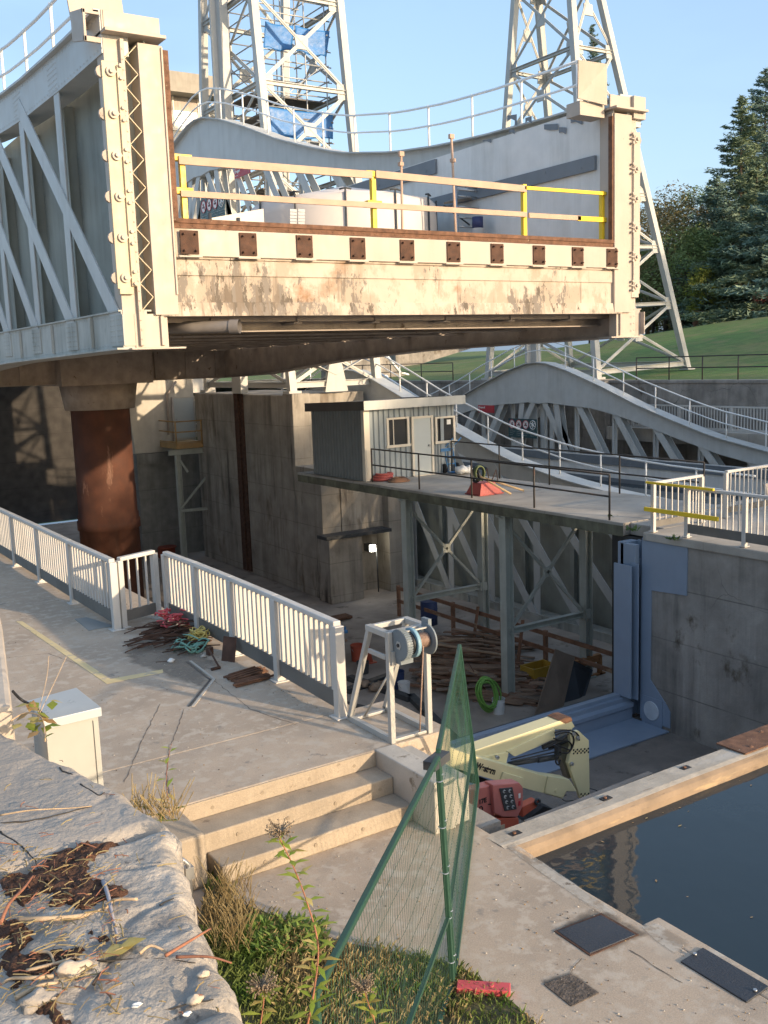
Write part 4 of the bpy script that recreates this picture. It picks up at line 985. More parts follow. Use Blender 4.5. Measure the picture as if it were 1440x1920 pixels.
m = MB(); m.prism([at(u, v, x=xs) for u, v in ((1204,1008),(1289,1018),(1287,1117),(1221,1107),(1219,1275),(1249,1322),(1256,1336),(1256,1366),(1200,1346))], (.026,0,0)); m.build('wall_sheet', bluesteel, bf)
pc = at(1221,1333,x=xs-.02); ring = [(xs-.02,pc.y+.2*math.cos(a),pc.z+.2*math.sin(a)) for a in [i*math.pi/12 for i in range(24)]]
m = MB(); m.tube(ring, .018, 5, closed=True); m.prism(ring, (-.012,0,0)); m.build('round_port', [M('pale blue paint', (.50,.54,.58), .4)], bf)
m = MB(); m.box(xs-.012,xs-.001,pc.y-.3,pc.y+.28,pc.z-.32,pc.z+.3); m.build('port_plate', bluesteel, bf)
m = MB(); m.prism([(5.4,y,z) for y, z in ((15.17,-3.72),(15.02,-3.72),(15.02,-3.8),(14.94,-3.8),(14.94,-3.9),(14.83,-3.93),(14.83,-4.02),(14.88,-4.05),(14.88,-4.3),(15.17,-4.3))], (10.68,0,0)); m.build('sill', bluesteel, bf, bevel=.006)
m = MB(); m.box(5.4, 16.1, 13.85, 14.9, -4.33, -4.30); m.build('apron_plate', bluesteel, bf)
m = MB(); m.box(5.4, 16.0, 15.17, 15.25, -5.5, -3.74); m.build('sill_back', darkm, bf)

# ================================================================ timber cofferdam across the canal
tb = thing('timber_stoplog', (10.7, 6.4, -.9), 'long weathered timber stoplog holding back the canal water', 'timber beam')
prf = [(6.70,-5.0),(6.70,-.505),(6.45,-.495),(6.39,-.505),(6.35,-.535),(6.33,-.58),(6.325,-.64),(6.33,-.75),(6.33,-5.0)]
m = MB(); N = 60; vs = []
for i in range(N+1):
    x = 5.3+10.9*i/N; dz = .012*noise.noise(Vector((x*.7,0,0))); dy = .012*noise.noise(Vector((x*.9,5,0)))
    vs += [(x, y+dy, z+dz) for (y, z) in prf]
k = len(prf); m.add(vs, [(i*k+j, i*k+(j+1) % k, (i+1)*k+(j+1) % k, (i+1)*k+j) for i in range(N) for j in range(k)]+[tuple(range(k))[::-1], tuple(N*k+j for j in range(k))], 0, False)
m.mi = [0 if (q < N*k and q % k in (0,1,2)) else 1 for q in range(len(m.f))]
m.build('beam', [timber, timberf], tb)
m = MB(); m.beam((5.9,6.80,-.6),(7.7,6.86,-.6),.07,.05); m.build('board', M('grey board', (.25,.2,.16), .85, var=.3), top=('narrow grey board lying behind the timber stoplog', 'board'))
for u, v in ((966,1563), (1136,1497), (1285,1440)):
    p = at(u, v, z=-.5); m = MB()
    m.box(p.x-.06, p.x+.06, p.y-.035, p.y+.035, -.52, -.494); m.build('bolt_pocket', blackm, tb)
    m = MB(); m.cyl((p.x-.01,p.y,-.5),(p.x-.01,p.y,-.48),.018,7); m.build('bolt', rust, tb)
p = at(1360,1400,z=-.48); m = MB(); m.box(p.x, 12.5, 6.42, 6.8, -.49, -.475); 
for q in range(4): m.rivet((p.x+.2+q*.45, 6.5+.2*(q % 2), -.475), (0,0,1), .025)
m.build('rusty_plate', rust, top=('rusty orange steel plate lying over the far end of the timber stoplog', 'steel plate'))

# ================================================================ boom lift behind the timber
yL = 9.7
def L(u, v, y=yL): return at(u, v, y=y)
def LP(pts, y=yL): return [at(u, v, y=y) for u, v in pts]
bl2 = thing('boom_lift', (8.2, 10, -4.8), 'cream and red boom lift parked on the dry basin floor, its arm folded', 'boom lift')
yk = yL-.1
m = MB(); m.prism(LP([(1085,1370),(1104.4,1388),(1106,1492),(1103,1497),(1089,1498),(1065.5,1431),(1072,1400),(1068,1376)], yk), (0,.06,0)); m.prism(LP([(1085,1370),(1104.4,1388),(1106,1492),(1089,1498),(1065.5,1431),(1072,1400),(1068,1376)], yk+.34), (0,.06,0)); m.prism(LP([(1101,1388),(1104.4,1388),(1106,1492),(1102,1492)], yk+.06), (0,.28,0))
m.build('knuckle_link', liftc, bl2, bevel=.006)
m = MB()
for (c0, c1) in (((1074,1406.5),(1105,1403.5)), ((1088,1489),(1105.5,1488))):
    n = int((c1[0]-c0[0])/3.3)
    for i in range(n):
        for j in range(3):
            if (i+j) % 2 == 0:
                u, v = lerp(c0[0],c1[0],(i+.5)/n), lerp(c0[1],c1[1],(i+.5)/n)+3.3*j; w_2 = (c1[0]-c0[0])/n/2*.0072
                m.obox(L(u, v, yk-.003), (w_2,0,0), (0,.002,0), (0,0,.0125))
m.build('checker_tape', blackm, bl2)
m = MB(); m.prism(LP([(820,1437),(893,1406),(1049,1352),(1068,1346),(1078,1362),(1072,1368),(1040.5,1368),(952,1409),(905,1424)], yL), (0,.24,0)); m.build('upper_arm', liftc, bl2, bevel=.006)
m = MB(); m.prism(LP([(951.7,1408.9),(1040.5,1366.5),(1040.5,1386.7),(965.5,1418.6)], yL-.03), (0,.05,0)); m.build('arm_cover', liftc, bl2, bevel=.004)
m = MB(); m.prism(LP([(900,1420),(954,1410),(949,1434),(925,1440),(880,1432)], yL-.025), (0,.05,0)); m.build('arm_fork', liftc, bl2, bevel=.004)
m = MB(); m.prism(LP([(1049,1351),(1060,1346),(1070,1344.5),(1074,1352),(1060,1357)], yL-.004), (0,.25,0)); m.build('worn_corner', rust, bl2)
yA = yL-.22
m = MB(); m.prism(LP([(780,1378),(860,1408),(893,1419),(1026.7,1456),(1068,1461.7),(1082,1484),(1063,1484),(1054.4,1497.8),(1021,1488),(940.5,1467),(893,1453),(780,1418)], yA), (0,.2,0)); m.build('lower_arm', liftc, bl2, bevel=.006)
m = MB(); m.prism(LP([(944,1448),(982,1459),(982,1468),(976,1477),(938,1468)], yA-.03), (0,.04,0)); m.build('pivot_plate', liftc, bl2, bevel=.004)
m = MB(); m.prism(LP([(1028,1456),(1068,1462),(1080,1484),(1062,1483),(1054,1496),(1022,1487)], yA-.025), (0,.03,0)); m.build('arm_end_plate', liftc, bl2, bevel=.004)
for (u, v) in ((950.5,1457),(972,1463),(1043.6,1483),(934,1421),(1074,1433),(1077,1377),(1085,1384)):
    m = MB(); c = L(u, v, (yA if v > 1440 else yk)-.035); m.cyl(c, c+Vector((0,.04,0)), .026, 12); m.build('pivot_pin', steel if v < 1440 else liftc, bl2)
q0, q1, q2 = L(891.5,1441,yA-.003), L(927.5,1452.5,yA-.003), L(891.5,1429,yA-.003)
tx = text('Western', .12, q0, q1-q0, (q1-q0).cross(Vector((0,1,0))), blackm, bl2, bold=.0045, depth=.002)
xs_ = [v.co @ (q1-q0).normalized() for v in tx.data.vertices]; wd = max(xs_)-min(xs_); k_ = (q1-q0).length/wd
for v in tx.data.vertices:
    d = v.co-q0; ax = (q1-q0).normalized(); v.co = q0+d+ax*(d @ ax)*(k_-1)
def rod(name, u0, v0, u1, v1, y, r, mat):
    m = MB(); m.tube([L(u0,v0,y), L(u1,v1,y)], r, 10); m.build(name, mat, bl2)
rod('cylinder_barrel', 954, 1433, 1012, 1424, yL+.06, .033, darkm); rod('cylinder_barrel', 1008, 1425, 1044, 1419, yL+.06, .04, darkm); rod('hydraulic_line', 960, 1428, 1040, 1410, yL+.0, .011, darkm); rod('hydraulic_line', 958, 1424, 1036, 1404, yL+.03, .009, darkm)
rod('cylinder_rod', 1018, 1402, 1062, 1380, yL+.04, .03, darkm); rod('cylinder_rod', 1030, 1404, 1070, 1386, yL+.1, .024, blackm)
m = MB(); m.prism(LP([(1054,1388),(1066,1378),(1072,1400),(1065,1431),(1072,1458),(1066,1460),(1058,1436),(1050,1418)], yk+.2), (0,.12,0)); m.build('link_bracket', M('worn grey steel', (.20,.19,.15), .6, var=.3), bl2)
for k, pts in enumerate((((1040,1374),(1056,1369),(1074,1371),(1084,1378),(1086,1388)), ((1042,1378),(1058,1373),(1072,1376),(1076,1390),(1070,1406),(1058,1402),(1046,1398)), ((1038,1384),(1052,1388),(1066,1390),(1072,1400),(1064,1412),(1050,1410)), ((1016,1398),(1034,1390),(1054,1386),(1066,1376)), ((1046,1416),(1042,1428),(1047,1434),(1051,1424)), ((1104,1478),(1118,1482),(1120,1490),(1106,1494)), ((1062,1490),(1054,1496),(1062,1502),(1090,1498)))):
    m = MB(); m.tube(curve_pts([L(u, v, yk-.02+.01*k) for u, v in pts], 6), .012 if k < 5 else .006, 6); m.build('hose', blackm, bl2)
m = MB(); m.obox(L(1046,1407,yL-.03),(.035,0,0),(0,.04,0),(0,0,.07)); m.build('valve_block', darkm, bl2, bevel=.008)
m = MB(); m.prism(LP([(850,1440),(893,1455),(936,1470),(934,1478),(893,1470),(850,1460)], yA+.1), (0,.1,0)); m.build('dark_ram', blackm, bl2)
yR = 8.9
m = MB(); m.prism(LP([(845,1485),(893,1479),(922,1471.5),(926.7,1531),(896,1534),(845,1537)], yR), (0,.14,0)); m.build('engine_cover', palered, bl2, bevel=.012)
m = MB(); m.prism(LP([(923.5,1471.5),(974,1467.5),(981,1476),(981,1511),(971,1532.5),(943,1532.5),(927,1525.5)], yR-.06), (0,.16,0)); m.build('control_housing', palered, bl2, bevel=.014)
c4 = LP([(935.6,1478),(960,1475.6),(968,1517),(945.6,1520)], yR-.063)
m = MB(); m.prism(c4, (0,-.012,0)); m.build('control_panel', darkm, bl2, bevel=.004)
m = MB()
for i in range(2):
    for j in range(4):
        p = c4[0].lerp(c4[1], .28+.44*i).lerp(c4[3].lerp(c4[2], .28+.44*i), .14+.24*j); m.cyl(p+Vector((0,-.012,0)), p+Vector((0,-.02,0)), .022, 10); m.cyl(p+Vector((0,-.02,0)), p+Vector((.006,-.045,.006)), .008, 6, mi=1)
m.build('switches', [M('switch grey', (.42,.43,.43), .5), blackm], bl2); bl2.children[-1]['kind'] = 'stuff'
e0 = L(897.5,1508.5,yR-.004); text('17E', .082, e0, (1,0,0), (0,0,1), blackm, bl2, bold=.003, depth=.002)
m = MB(); m.beam(L(915,1508,yR-.004), L(922,1508,yR-.004), .004, .012, (0,0,1)); m.build('arrow_mark', blackm, bl2)
m = MB(); ring_ = [L(902+3*math.cos(a), 1516+4*math.sin(a), yR-.004) for a in [i*math.pi/6 for i in range(12)]]; m.tube(ring_, .008, 5, closed=True); m.build('round_mark', blackm, bl2)
for (v, mt) in ((1492, signwhite), (1506, signred)): m = MB(); m.obox(L(974,v,yR-.062),(.016,0,0),(0,.003,0),(0,0,.03)); m.build('decal', mt, bl2)
m = MB(); m.prism(LP([(845,1537),(899,1537),(972.5,1533),(974,1550),(928,1566),(845,1600)], yR-.05), (0,.3,0)); m.build('turntable', orange, bl2, bevel=.012)
m = MB(); m.box(6.2,7.4,9.2,10.2,-3.6,-2.9); m.build('pedestal', orange, bl2, bevel=.02)
m = MB(); m.obox(L(939,1552,yR-.055),(.06,0,0),(0,.005,0),(0,0,.03)); m.build('latch', M('latch tan', (.45,.36,.25), .6), bl2)
m = MB(); m.prism(LP([(979,1513),(1007,1500),(1012,1504),(1006,1514),(980,1533)], yR+.15), (0,.12,0)); m.build('tow_bracket', orange, bl2, bevel=.01)
m = MB(); m.tube([L(1008+4*math.cos(a), 1503+5*math.sin(a), yR+.13) for a in [i*math.pi/6 for i in range(12)]], .018, 6, closed=True); m.build('tow_eye', darkm, bl2)
m = MB(); m.box(5.9,8.0,8.5,10.4,-3.95,-3.6); m.build('chassis', darkm, bl2)
for (x, y) in ((6.2,8.5),(7.8,8.5),(6.2,10.3),(7.8,10.3)):
    m = MB(); m.tube([(x, y, -3.96), (x, y+.3, -3.96)], .38, 18); m.build('wheel', blackm, bl2)
m = MB(); m.prism(LP([(985,1540),(1020,1512),(1040,1518),(1000,1550)], 11.5), (0,.3,0)); m.build('rubber_mat', blackm, top=('black rubber mat on the basin floor beside the boom lift', 'mat'))
# ================================================================ green mesh panels
def mesh_panel(name, p0, q0, q1, p1, label, midf=.7, gap=.045, wr=.0014):
    """corners: post foot, far foot, far top, post top"""
    p0, q0, q1, p1 = [Vector(v) for v in (p0, q0, q1, p1)]; t = thing(name, p0, label, 'mesh panel', 'green wire mesh fence panels')
    s = (q0-p0).cross(p1-p0).normalized()
    def B(u, v): return p0.lerp(q0, u).lerp(p1.lerp(q1, u), v)
    def rib(u, v):      # slight sag and ripple of the old mesh
        return B(u, v)+s*(.012*noise.noise(Vector((u*5, v*4, p0.x)))*math.sin(math.pi*u)*math.sin(math.pi*v)*4)
    m = MB()
    for (a, b) in ((p0,p1),(q0,q1),(p1,q1),(p0,q0)): m.beam(a, b, .034, .034, s)
    m.build('frame', greenp, t, bevel=.006)
    m = MB(); m.beam(B(0,1-midf), B(1,1-midf), .026, .026, s); m.build('mid_rail', greenp, t)
    m = MB(); L_ = (q0-p0).length; n = int(L_/gap)
    for i in range(1, n): m.tube([rib(i/n, j/8) for j in range(9)], wr, 3, cap=False)
    k = int((p1-p0).length/.15)
    for j in range(1, k): m.tube([rib(i/12, j/k)+s*.004 for i in range(13)], wr, 3, cap=False)
    m.build('wire_mesh', greenp, t)
    m = MB()
    for j in range(5): c = B(0, .1+.2*j); m.tube([c+Vector((.022*math.cos(a), .022*math.sin(a), 0)) for a in [i*math.pi/4 for i in range(8)]], .004, 4, closed=True)
    m.build('ties', steel, t); t.children[-1]['kind'] = 'stuff'
    return t
mesh_panel('mesh_panel', (3.74,5.11,-.47), (1.84,3.45,-.47), (1.78,3.42,1.2), (3.68,5.13,1.2), 'nearer green wire mesh panel standing over the grass, its top rail running toward the camera', gap=.04)
mesh_panel('mesh_panel', (3.80,5.17,-.47), (5.95,7.6,-.5), (5.40,7.13,1.19), (3.75,5.22,1.2), 'farther green wire mesh panel closing the dock corner before the boom lift', gap=.05, wr=.0016)
m = MB(); m.obox((3.7,5.17,1.16),(.1,.05,0),(-.02,.04,0),(0,0,.03)); m.build('clamp', darkm, top=('dark clamp joining the tops of the two green panels', 'clamp'))
m = MB(); a, b = at(857,1850,z=-.46), at(957,1856,z=-.46); m.beam(a, b, .1, .045); m.cyl(a.lerp(b,.65)+Vector((0,0,.02)), a.lerp(b,.65)+Vector((0,0,.03)), .02, 8); m.build('base_plank', M('red painted board', (.55,.09,.10), .6, var=.12, chips=[((.35,.2,.15), .68, 9, (1,1,1), .05)]), top=('short red painted board holding the foot of the green panels', 'board'), bevel=.006)

# ================================================================ winch on its stand
wn = thing('winch', (5.5, 8.4, 0), 'blue hand winch on a pale trapezoid steel stand at the pit edge', 'winch')
zt = at(735,1184,y=8.02).z
def sideframe(x):
    m = MB(); m.box(x-.028, x+.028, 8.0, 8.06, .0, zt)
    m.beam((x, 8.85, .04), (x, 8.38, zt-.03), .055, .055, (1,0,0)); m.beam((x, 8.06, .03), (x, 8.88, .03), .055, .06); m.beam((x, 8.04, zt-.03), (x, 8.42, zt-.03), .07, .06); m.beam((x, 8.09, zt-.28), (x, 8.42, zt-.28), .03, .05)
    m.build('side_frame', alum, wn, bevel=.005)
xa, xb = 5.2, 5.66
sideframe(xa); sideframe(xb)
for (y, z, a, b) in ((8.05,zt-.03,.07,.06),(8.39,zt-.03,.05,.05),(8.05,.02,.06,.03),(8.83,.02,.06,.03)):
    m = MB(); m.beam((xa+.036,y,z),(xb-.036,y,z),a,b)
    if a == .07: m.obox((xb-.06,7.98,zt-.06),(.05,0,0),(0,.035,0),(0,0,.06))
    m.build('cross_bar', alum, wn, bevel=.004)
yw_ = 7.9; zw = at(753,1209,y=yw_).z; xw = at(753,1209,y=yw_).x
m = MB(); m.cyl((xw-.035,yw_,zw),(xw+.035,yw_,zw), .15, 40)
for q in range(40): a = 2*math.pi*q/40; m.obox((xw, yw_+.153*math.cos(a), zw+.153*math.sin(a)), (.033,0,0), (0,.008*math.cos(a),.008*math.sin(a)), (0,-.005*math.sin(a),.005*math.cos(a)))
m.build('gear_wheel', winchg, wn)
m = MB(); m.cyl((xw-.04,yw_,zw),(xw-.037,yw_,zw), .045, 6); m.cyl((xw-.05,yw_,zw),(xw-.035,yw_,zw), .02, 8, mi=1); m.build('hub', [alum, blackm], wn)
m = MB(); m.cyl((xw+.1,yw_,zw),(xw+.14,yw_,zw), .15, 36); m.cyl((xw+.05,yw_,zw),(xw+.14,yw_,zw), .12, 36, mi=1); m.build('brake_band', [bluedrum, blackm], wn)
m = MB(); m.cyl((xw+.31,yw_,zw),(xw+.33,yw_,zw), .155, 36); m.cyl((xw-.04,yw_,zw),(xw+.36,yw_,zw),.02,10); m.build('flange', winchg, wn)
m = MB()
for q in range(11): m.tube([(xw+.15+q*.0145, yw_+.07*math.cos(a), zw+.07*math.sin(a)) for a in [i*math.pi/10 for i in range(20)]], .0085, 6, closed=True)
m.tube([(xw+.22,yw_-.06,zw-.03),(xw+.3,yw_+.2,-.3),(xw+.42,yw_+.6,-1.2)], .008, 6); m.build('wire_rope', cable, wn)
m = MB(); m.box(xw-.03,xw+.12,yw_-.02,yw_+.1,zw-.2,zw-.1); m.box(xw-.02,xw+.34,yw_+.04,yw_+.1,zw-.03,zw+.03); m.box(xw+.33,xw+.37,yw_+.0,8.02,zw-.05,zw+.2); m.build('bracket', winchg, wn)
m = MB(); m.box(xw-.07,xw-.02,8.0-.03,8.02,zw-.22,zw-.08); m.box(xw+.02,xw+.3,yw_-.02,yw_+.0,zw+.12,zw+.135); m.tube([(5.35,8.1,zw-.2),(5.32,8.75,.05)],.012,6); m.build('lug', alum, wn)

# ================================================================ steps and their side wall
st = thing('steps', (3.9, 7.6, -.5), 'three warm lit concrete steps leading from the walkway down to the dock', 'steps')
m = MB(); m.box(2.9,4.955,7.66,7.978,-.5,-.165); m.build('tread', stepm, st, bevel=.012)
m = MB(); m.box(3.0,4.955,7.34,7.658,-.5,-.33); m.build('tread', stepm, st, bevel=.012)
m = MB(); m.box(2.6,4.955,7.965,7.979,-.16,-.006); m.build('riser', stepm, st)
m = MB()
for k, (y, z) in enumerate(((7.965,-.09),(7.655,-.25),(7.335,-.41))):
    for q in range(4): m.cyl((3.2+.5*q+.1*k, y-.0, z), (3.2+.5*q+.1*k, y-.003, z), .018, 10)
m.build('plug_hole', M('plug hole', (.28,.23,.17), .9), st)
m = MB(); m.prism([(4.96,7.99,-.5),(5.2,7.99,-.5),(5.2,6.98,-.5),(4.96,6.98,-.5)], (0,0,.508)); m.box(5.2,5.39,7.02,7.985,-.5,-.05); m.build('step_side_wall', pale, top=('short pale concrete wall at the right side of the steps', 'concrete wall'), bevel=.012)
m = MB(); m.box(2.45,2.9,7.4,7.99,-.5,-.02); m.box(2.3,2.62,7.1,7.4,-.5,-.1); m.build('step_cheek', stepm, top=('low concrete block at the left end of the steps by the stone wall', 'concrete block'), bevel=.03)
m = MB(); a = at(352,1588,z=-.05); m.tube([(2.2,7.05,.0),(2.56,7.05,.0),(2.6,7.05,-.05),(2.6,7.05,-.35)], .022, 8); m.obox((2.6,7.06,-.12),(.035,0,0),(0,.035,0),(0,0,.05)); m.build('pipe_bracket', steel, top=('bent metal pipe bracket at the left end of the steps', 'bracket'))

# ================================================================ dock fittings
def slab(name, px, z, th, mat, label, cat, bevel=0, group=None, sink=.0):
    P_ = [at(u, v, z=z) for u, v in px]; m = MB(); m.prism([p-Vector((0,0,th)) for p in P_], (0,0,th)); return m.build(name, mat, top=(label, cat, group), bevel=bevel)
hc = slab('hatch_cover', [(1045,1745),(1127,1715),(1192,1752),(1106,1787)], -.489, .03, checker, 'dark square steel hatch cover near the dock edge', 'hatch cover', .004)
rim_ = [at(u, v, z=-.4925) for u, v in ((1039,1745.5),(1127.5,1711.5),(1198,1752),(1106.5,1791.5))]; m = MB(); m.prism([p-Vector((0,0,.02)) for p in rim_], (0,0,.02)); m.build('rim', rust_dark, hc)
slab('rubble_pit', [(1020,1845),(1070,1825),(1123,1861),(1071,1886)], -.493, .03, rubble, 'square recess filled with dark rubble in the dock concrete', 'recess')
slab('checker_plate', [(1276,1802),(1318,1776),(1442,1849),(1400,1878)], -.488, .02, checker, 'long dark checker plate at the canal edge, lower right', 'steel plate', .004)
m = MB(); 
for u, v in ((1303,1790),(1416,1858)): p = at(u,v,z=-.486); m.cyl(p, p+Vector((0,0,.012)), .014, 8)
m.build('plate_bolts', steel, top=('two pale bolt heads on the checker plate', 'bolts'))
# painted marks, grooves
slab('yellow_line', [(200,1282),(30,1165),(42,1165),(207,1273)], .004, .002, M('worn yellow paint', (.62,.50,.27), .8, var=.12, chips=[((.42,.36,.28), .54, 5, (1,1,1), .1)]), 'worn yellow line on the walkway running toward the left fence', 'painted line', group='worn lines on the walkway')
slab('yellow_line', [(207,1273),(305,1255),(306,1261),(200,1282)], .0045, .002, MATS['worn yellow paint'], 'short worn yellow line meeting the long one at a corner', 'painted line', group='worn lines on the walkway')
m = MB()
for (a, b, w) in (((357,1240),(402,1274),.03),((402,1274),(362,1325),.03)):
    p, q = at(*a, z=0), at(*b, z=0); m.beam(p+Vector((0,0,.004)), q+Vector((0,0,.004)), w, .012); s = Vector((q.y-p.y, p.x-q.x, 0)).normalized()
    m.beam(p+s*.05+Vector((0,0,.003)), q+s*.05+Vector((0,0,.003)), .025, .008, mi=1)
m.build('floor_channel', [pale, darkm], top=('bent slot of pale mortar and dark groove in the walkway', 'floor channel'))
slab('floor_plate', [(140,1160),(162,1157),(215,1173),(167,1182)], .008, .008, M('dull steel plate', (.24,.245,.235), .6, var=.15), 'thin grey steel plate lying on the walkway at the left fence', 'steel plate')

# stains, cracks and old patches of the paving
random.seed(31)
stain_n = [0]
def stain(px, z, mat, seed, k=.18):
    stain_n[0] += 1; z += .00025*stain_n[0]
    P_ = [at(u, v, z=z) for u, v in px]; out = []; n = len(P_); c = sum(P_, Vector())/n
    for i in range(n):
        for j in range(9):
            p = P_[i].lerp(P_[(i+1) % n], j/9); d = p-c; out.append(c+d*(1+k*(noise.noise(p*5+Vector((seed,0,0)))+.6*noise.noise(p*17+Vector((seed,3,0))))))
    q = len(out); inn = [c.lerp(p, .72) for p in out]
    m = MB(); m.add(out+inn+[c], [(i, (i+1) % q, q+(i+1) % q, q+i) for i in range(q)]+[(q+i, q+(i+1) % q, 2*q) for i in range(q)])
    o = m.build('stain', soft(mat), kind='structure'); at_ = o.data.attributes.new('fade', 'FLOAT', 'POINT'); at_.data.foreach_set('value', [0.]*q+[1.]*(q+1)); return o
def soft(mat):
    if mat.get('soft'): return mat
    t = mat.node_tree; at_ = t.nodes.new('ShaderNodeAttribute'); at_.attribute_name = 'fade'; tr = t.nodes.new('ShaderNodeBsdfTransparent'); mx = t.nodes.new('ShaderNodeMixShader')
    nz_ = t.nodes.new('ShaderNodeTexNoise'); nz_.inputs['Scale'].default_value = 9; nz_.inputs['Detail'].default_value = 6; g_ = t.nodes.new('ShaderNodeNewGeometry'); t.links.new(g_.outputs['Position'], nz_.inputs['Vector'])
    mm = t.nodes.new('ShaderNodeMath'); mm.operation = 'MULTIPLY_ADD'; t.links.new(at_.outputs['Fac'], mm.inputs[0]); mm.inputs[1].default_value = 1.6; ad = t.nodes.new('ShaderNodeMath'); ad.operation = 'MULTIPLY_ADD'; t.links.new(nz_.outputs['Fac'], ad.inputs[0]); ad.inputs[1].default_value = 1.6; ad.inputs[2].default_value = -1.45
    t.links.new(ad.outputs[0], mm.inputs[2]); mm.use_clamp = True
    s_ = t.nodes.new('ShaderNodeMath'); s_.operation = 'MULTIPLY'; s_.inputs[1].default_value = .62; t.links.new(mm.outputs[0], s_.inputs[0])
    out = t.nodes['Material Output']; t.links.new(s_.outputs[0], mx.inputs[0]); t.links.new(tr.outputs[0], mx.inputs[1]); t.links.new(t.nodes['Principled BSDF'].outputs[0], mx.inputs[2]); t.links.new(mx.outputs[0], out.inputs[0]); mat['soft'] = 1; return mat
st1 = M('dark damp stain', (.15,.125,.10), .9, var=.3, scale=8, grain=.4, chips=[((.3,.255,.2), .5, 7, (1,1,1), .12)])
st2 = M('pale lime edge', (.60,.56,.49), .9, var=.15, scale=5, grain=.3, chips=[((.36,.30,.235), .5, 4, (1,1,1), .08), ((.2,.17,.14), .62, 9, (1,1,1), .04)])
st3 = M('darker patch', (.30,.255,.205), .9, var=.25, scale=2, grain=.4)
crackm = M('crack line', (.13,.11,.09), .95)
stain([(1026,1740),(1110,1695),(1150,1708),(1225,1752),(1190,1775),(1105,1800)], -.4965, st1, 3, .14)
stain([(1008,1838),(1070,1815),(1135,1862),(1070,1892)], -.4965, st1, 8, .15)
stain([(908,1555),(925,1552),(1050,1636),(1195,1735),(1190,1742),(1110,1705),(1020,1642),(950,1592)], -.4972, st2, 5, .08)
stain([(1195,1735),(1228,1724),(1310,1772),(1270,1795),(1225,1765)], -.4972, st2, 6, .08)
stain([(215,1200),(330,1180),(420,1240),(395,1300),(300,1268),(230,1240)], .0022, st3, 4, .2)  # patch darker than the paving, fading out at its rim
st4 = M('faint scuffed patch', (.36,.30,.235), .9, var=.2, scale=3, grain=.4)
def crack(px, z, w=.007):
    P_ = [at(u, v, z=z) for u, v in px]; pts = []
    for a, b in zip(P_, P_[1:]):
        n = max(2, int((b-a).length/.04))
        for i in range(n): p = a.lerp(b, i/n); pts.append(p+Vector((noise.noise(p*9)*.018, noise.noise(p*9+Vector((5,0,0)))*.018, 0)))
    m = MB(); vs = []
    for i, p in enumerate(pts):
        d = (pts[min(i+1,len(pts)-1)]-pts[max(i-1,0)]).normalized(); s_ = Vector((-d.y,d.x,0))*w*.5*(.5+random.random()); vs += [p+s_, p-s_]
    m.add(vs, [(2*i,2*i+1,2*i+3,2*i+2) for i in range(len(pts)-1)]); m.build('crack', crackm, kind='structure')
for px in (((318,1395),(312,1450),(318,1500)),((300,1320),(265,1390),(232,1470)),((402,1276),(470,1330),(560,1360)),((345,1330),(320,1400)),((958,1880),(985,1905),(1005,1925)),((1090,1795),(1060,1835)),((1180,1780),(1290,1850)),((0,1235),(90,1225),(160,1250))):
    crack(px, .003 if px[0][0] < 600 and px[0][1] < 1520 else -.4962)
# grit and small leaves blown over the paving
random.seed(41); gr = MB()
for k in range(1500):
    z = 0
    if k < 620: x, y = rnd(1.5, 5.1), rnd(8.1, 20)
    elif k < 900: x, y = 5.12-abs(random.gauss(0,.09)), rnd(9.2, 16)
    else: x, y, z = rnd(2.9, 5.5), rnd(3.2, 7.2), -.5
    if z < 0 and x > 5.3 and y > 4.8: continue
    r = rnd(.004, .011); th = rnd(0, 6.28)
    gr.add([(x+r*math.cos(th), y+r*math.sin(th), z+.003), (x-r*math.sin(th)*.8, y+r*math.cos(th)*.8, z+.003), (x-r*math.cos(th), y-r*math.sin(th), z+.003), (x+r*math.sin(th)*.8, y-r*math.cos(th)*.8, z+.003), (x, y, z+.003+r*.8)], [(0,1,4),(1,2,4),(2,3,4),(3,0,4)], random.choice((0,0,1,2)))
o = gr.build('grit', [pale, rubble, M('leaf scrap', (.3,.2,.1), .8, var=.4, scale=9)], kind='stuff'); tag(o, 'scattered grit and leaf scraps on the concrete walkways', 'grit')
random.seed(42); fl = MB()
for k in range(46):
    x = rnd(5.7, 12); y = 6.28-abs(random.gauss(0,.25)) if k < 34 else rnd(3.5, 6); r = rnd(.008,.03); th = rnd(0,6.28)
    fl.add([(x+r*math.cos(th), y+r*math.sin(th), -.634), (x-r*.4*math.sin(th), y+r*.4*math.cos(th), -.634), (x-r*math.cos(th), y-r*math.sin(th), -.634), (x+r*.4*math.sin(th), y-r*.4*math.cos(th), -.634)], [(0,1,2,3)], k % 2)
o = fl.build('floating_leaves', [MATS['leaf scrap'], straw], kind='stuff'); tag(o, 'small leaves and bits floating on the canal along the timber', 'leaves')
# electric cabinet
cz = at(190,1324,y=9.3).z
def cc(u, v): return at(u, v, z=1.0)
k0, k1, k2, k3 = cc(50,1312), cc(143,1287), cc(190,1324), cc(80,1350)
cb2 = thing('electric_cabinet', (2.6, 7.0, 0), 'pale grey green electric cabinet with an overhanging lid beside the stone wall', 'cabinet')
m = MB(); cen = (k0+k1+k2+k3)/4
m.prism([p-Vector((0,0,.09)) for p in (k0,k1,k2,k3)], (0,0,.08)); m.build('lid', cabtop, cb2, bevel=.006)
ins = [cen+(p-cen)*.9 for p in (k0,k1,k2,k3)]
m = MB(); m.prism([Vector((p.x,p.y,0)) for p in ins], (0,0,.91)); m.build('body', cabinetm, cb2, bevel=.005)
m = MB(); e = ins[2]; f = ins[3]; dq = (f-e).normalized(); nq = Vector((dq.y,-dq.x,0)); nq = nq if nq.y < 0 else -nq
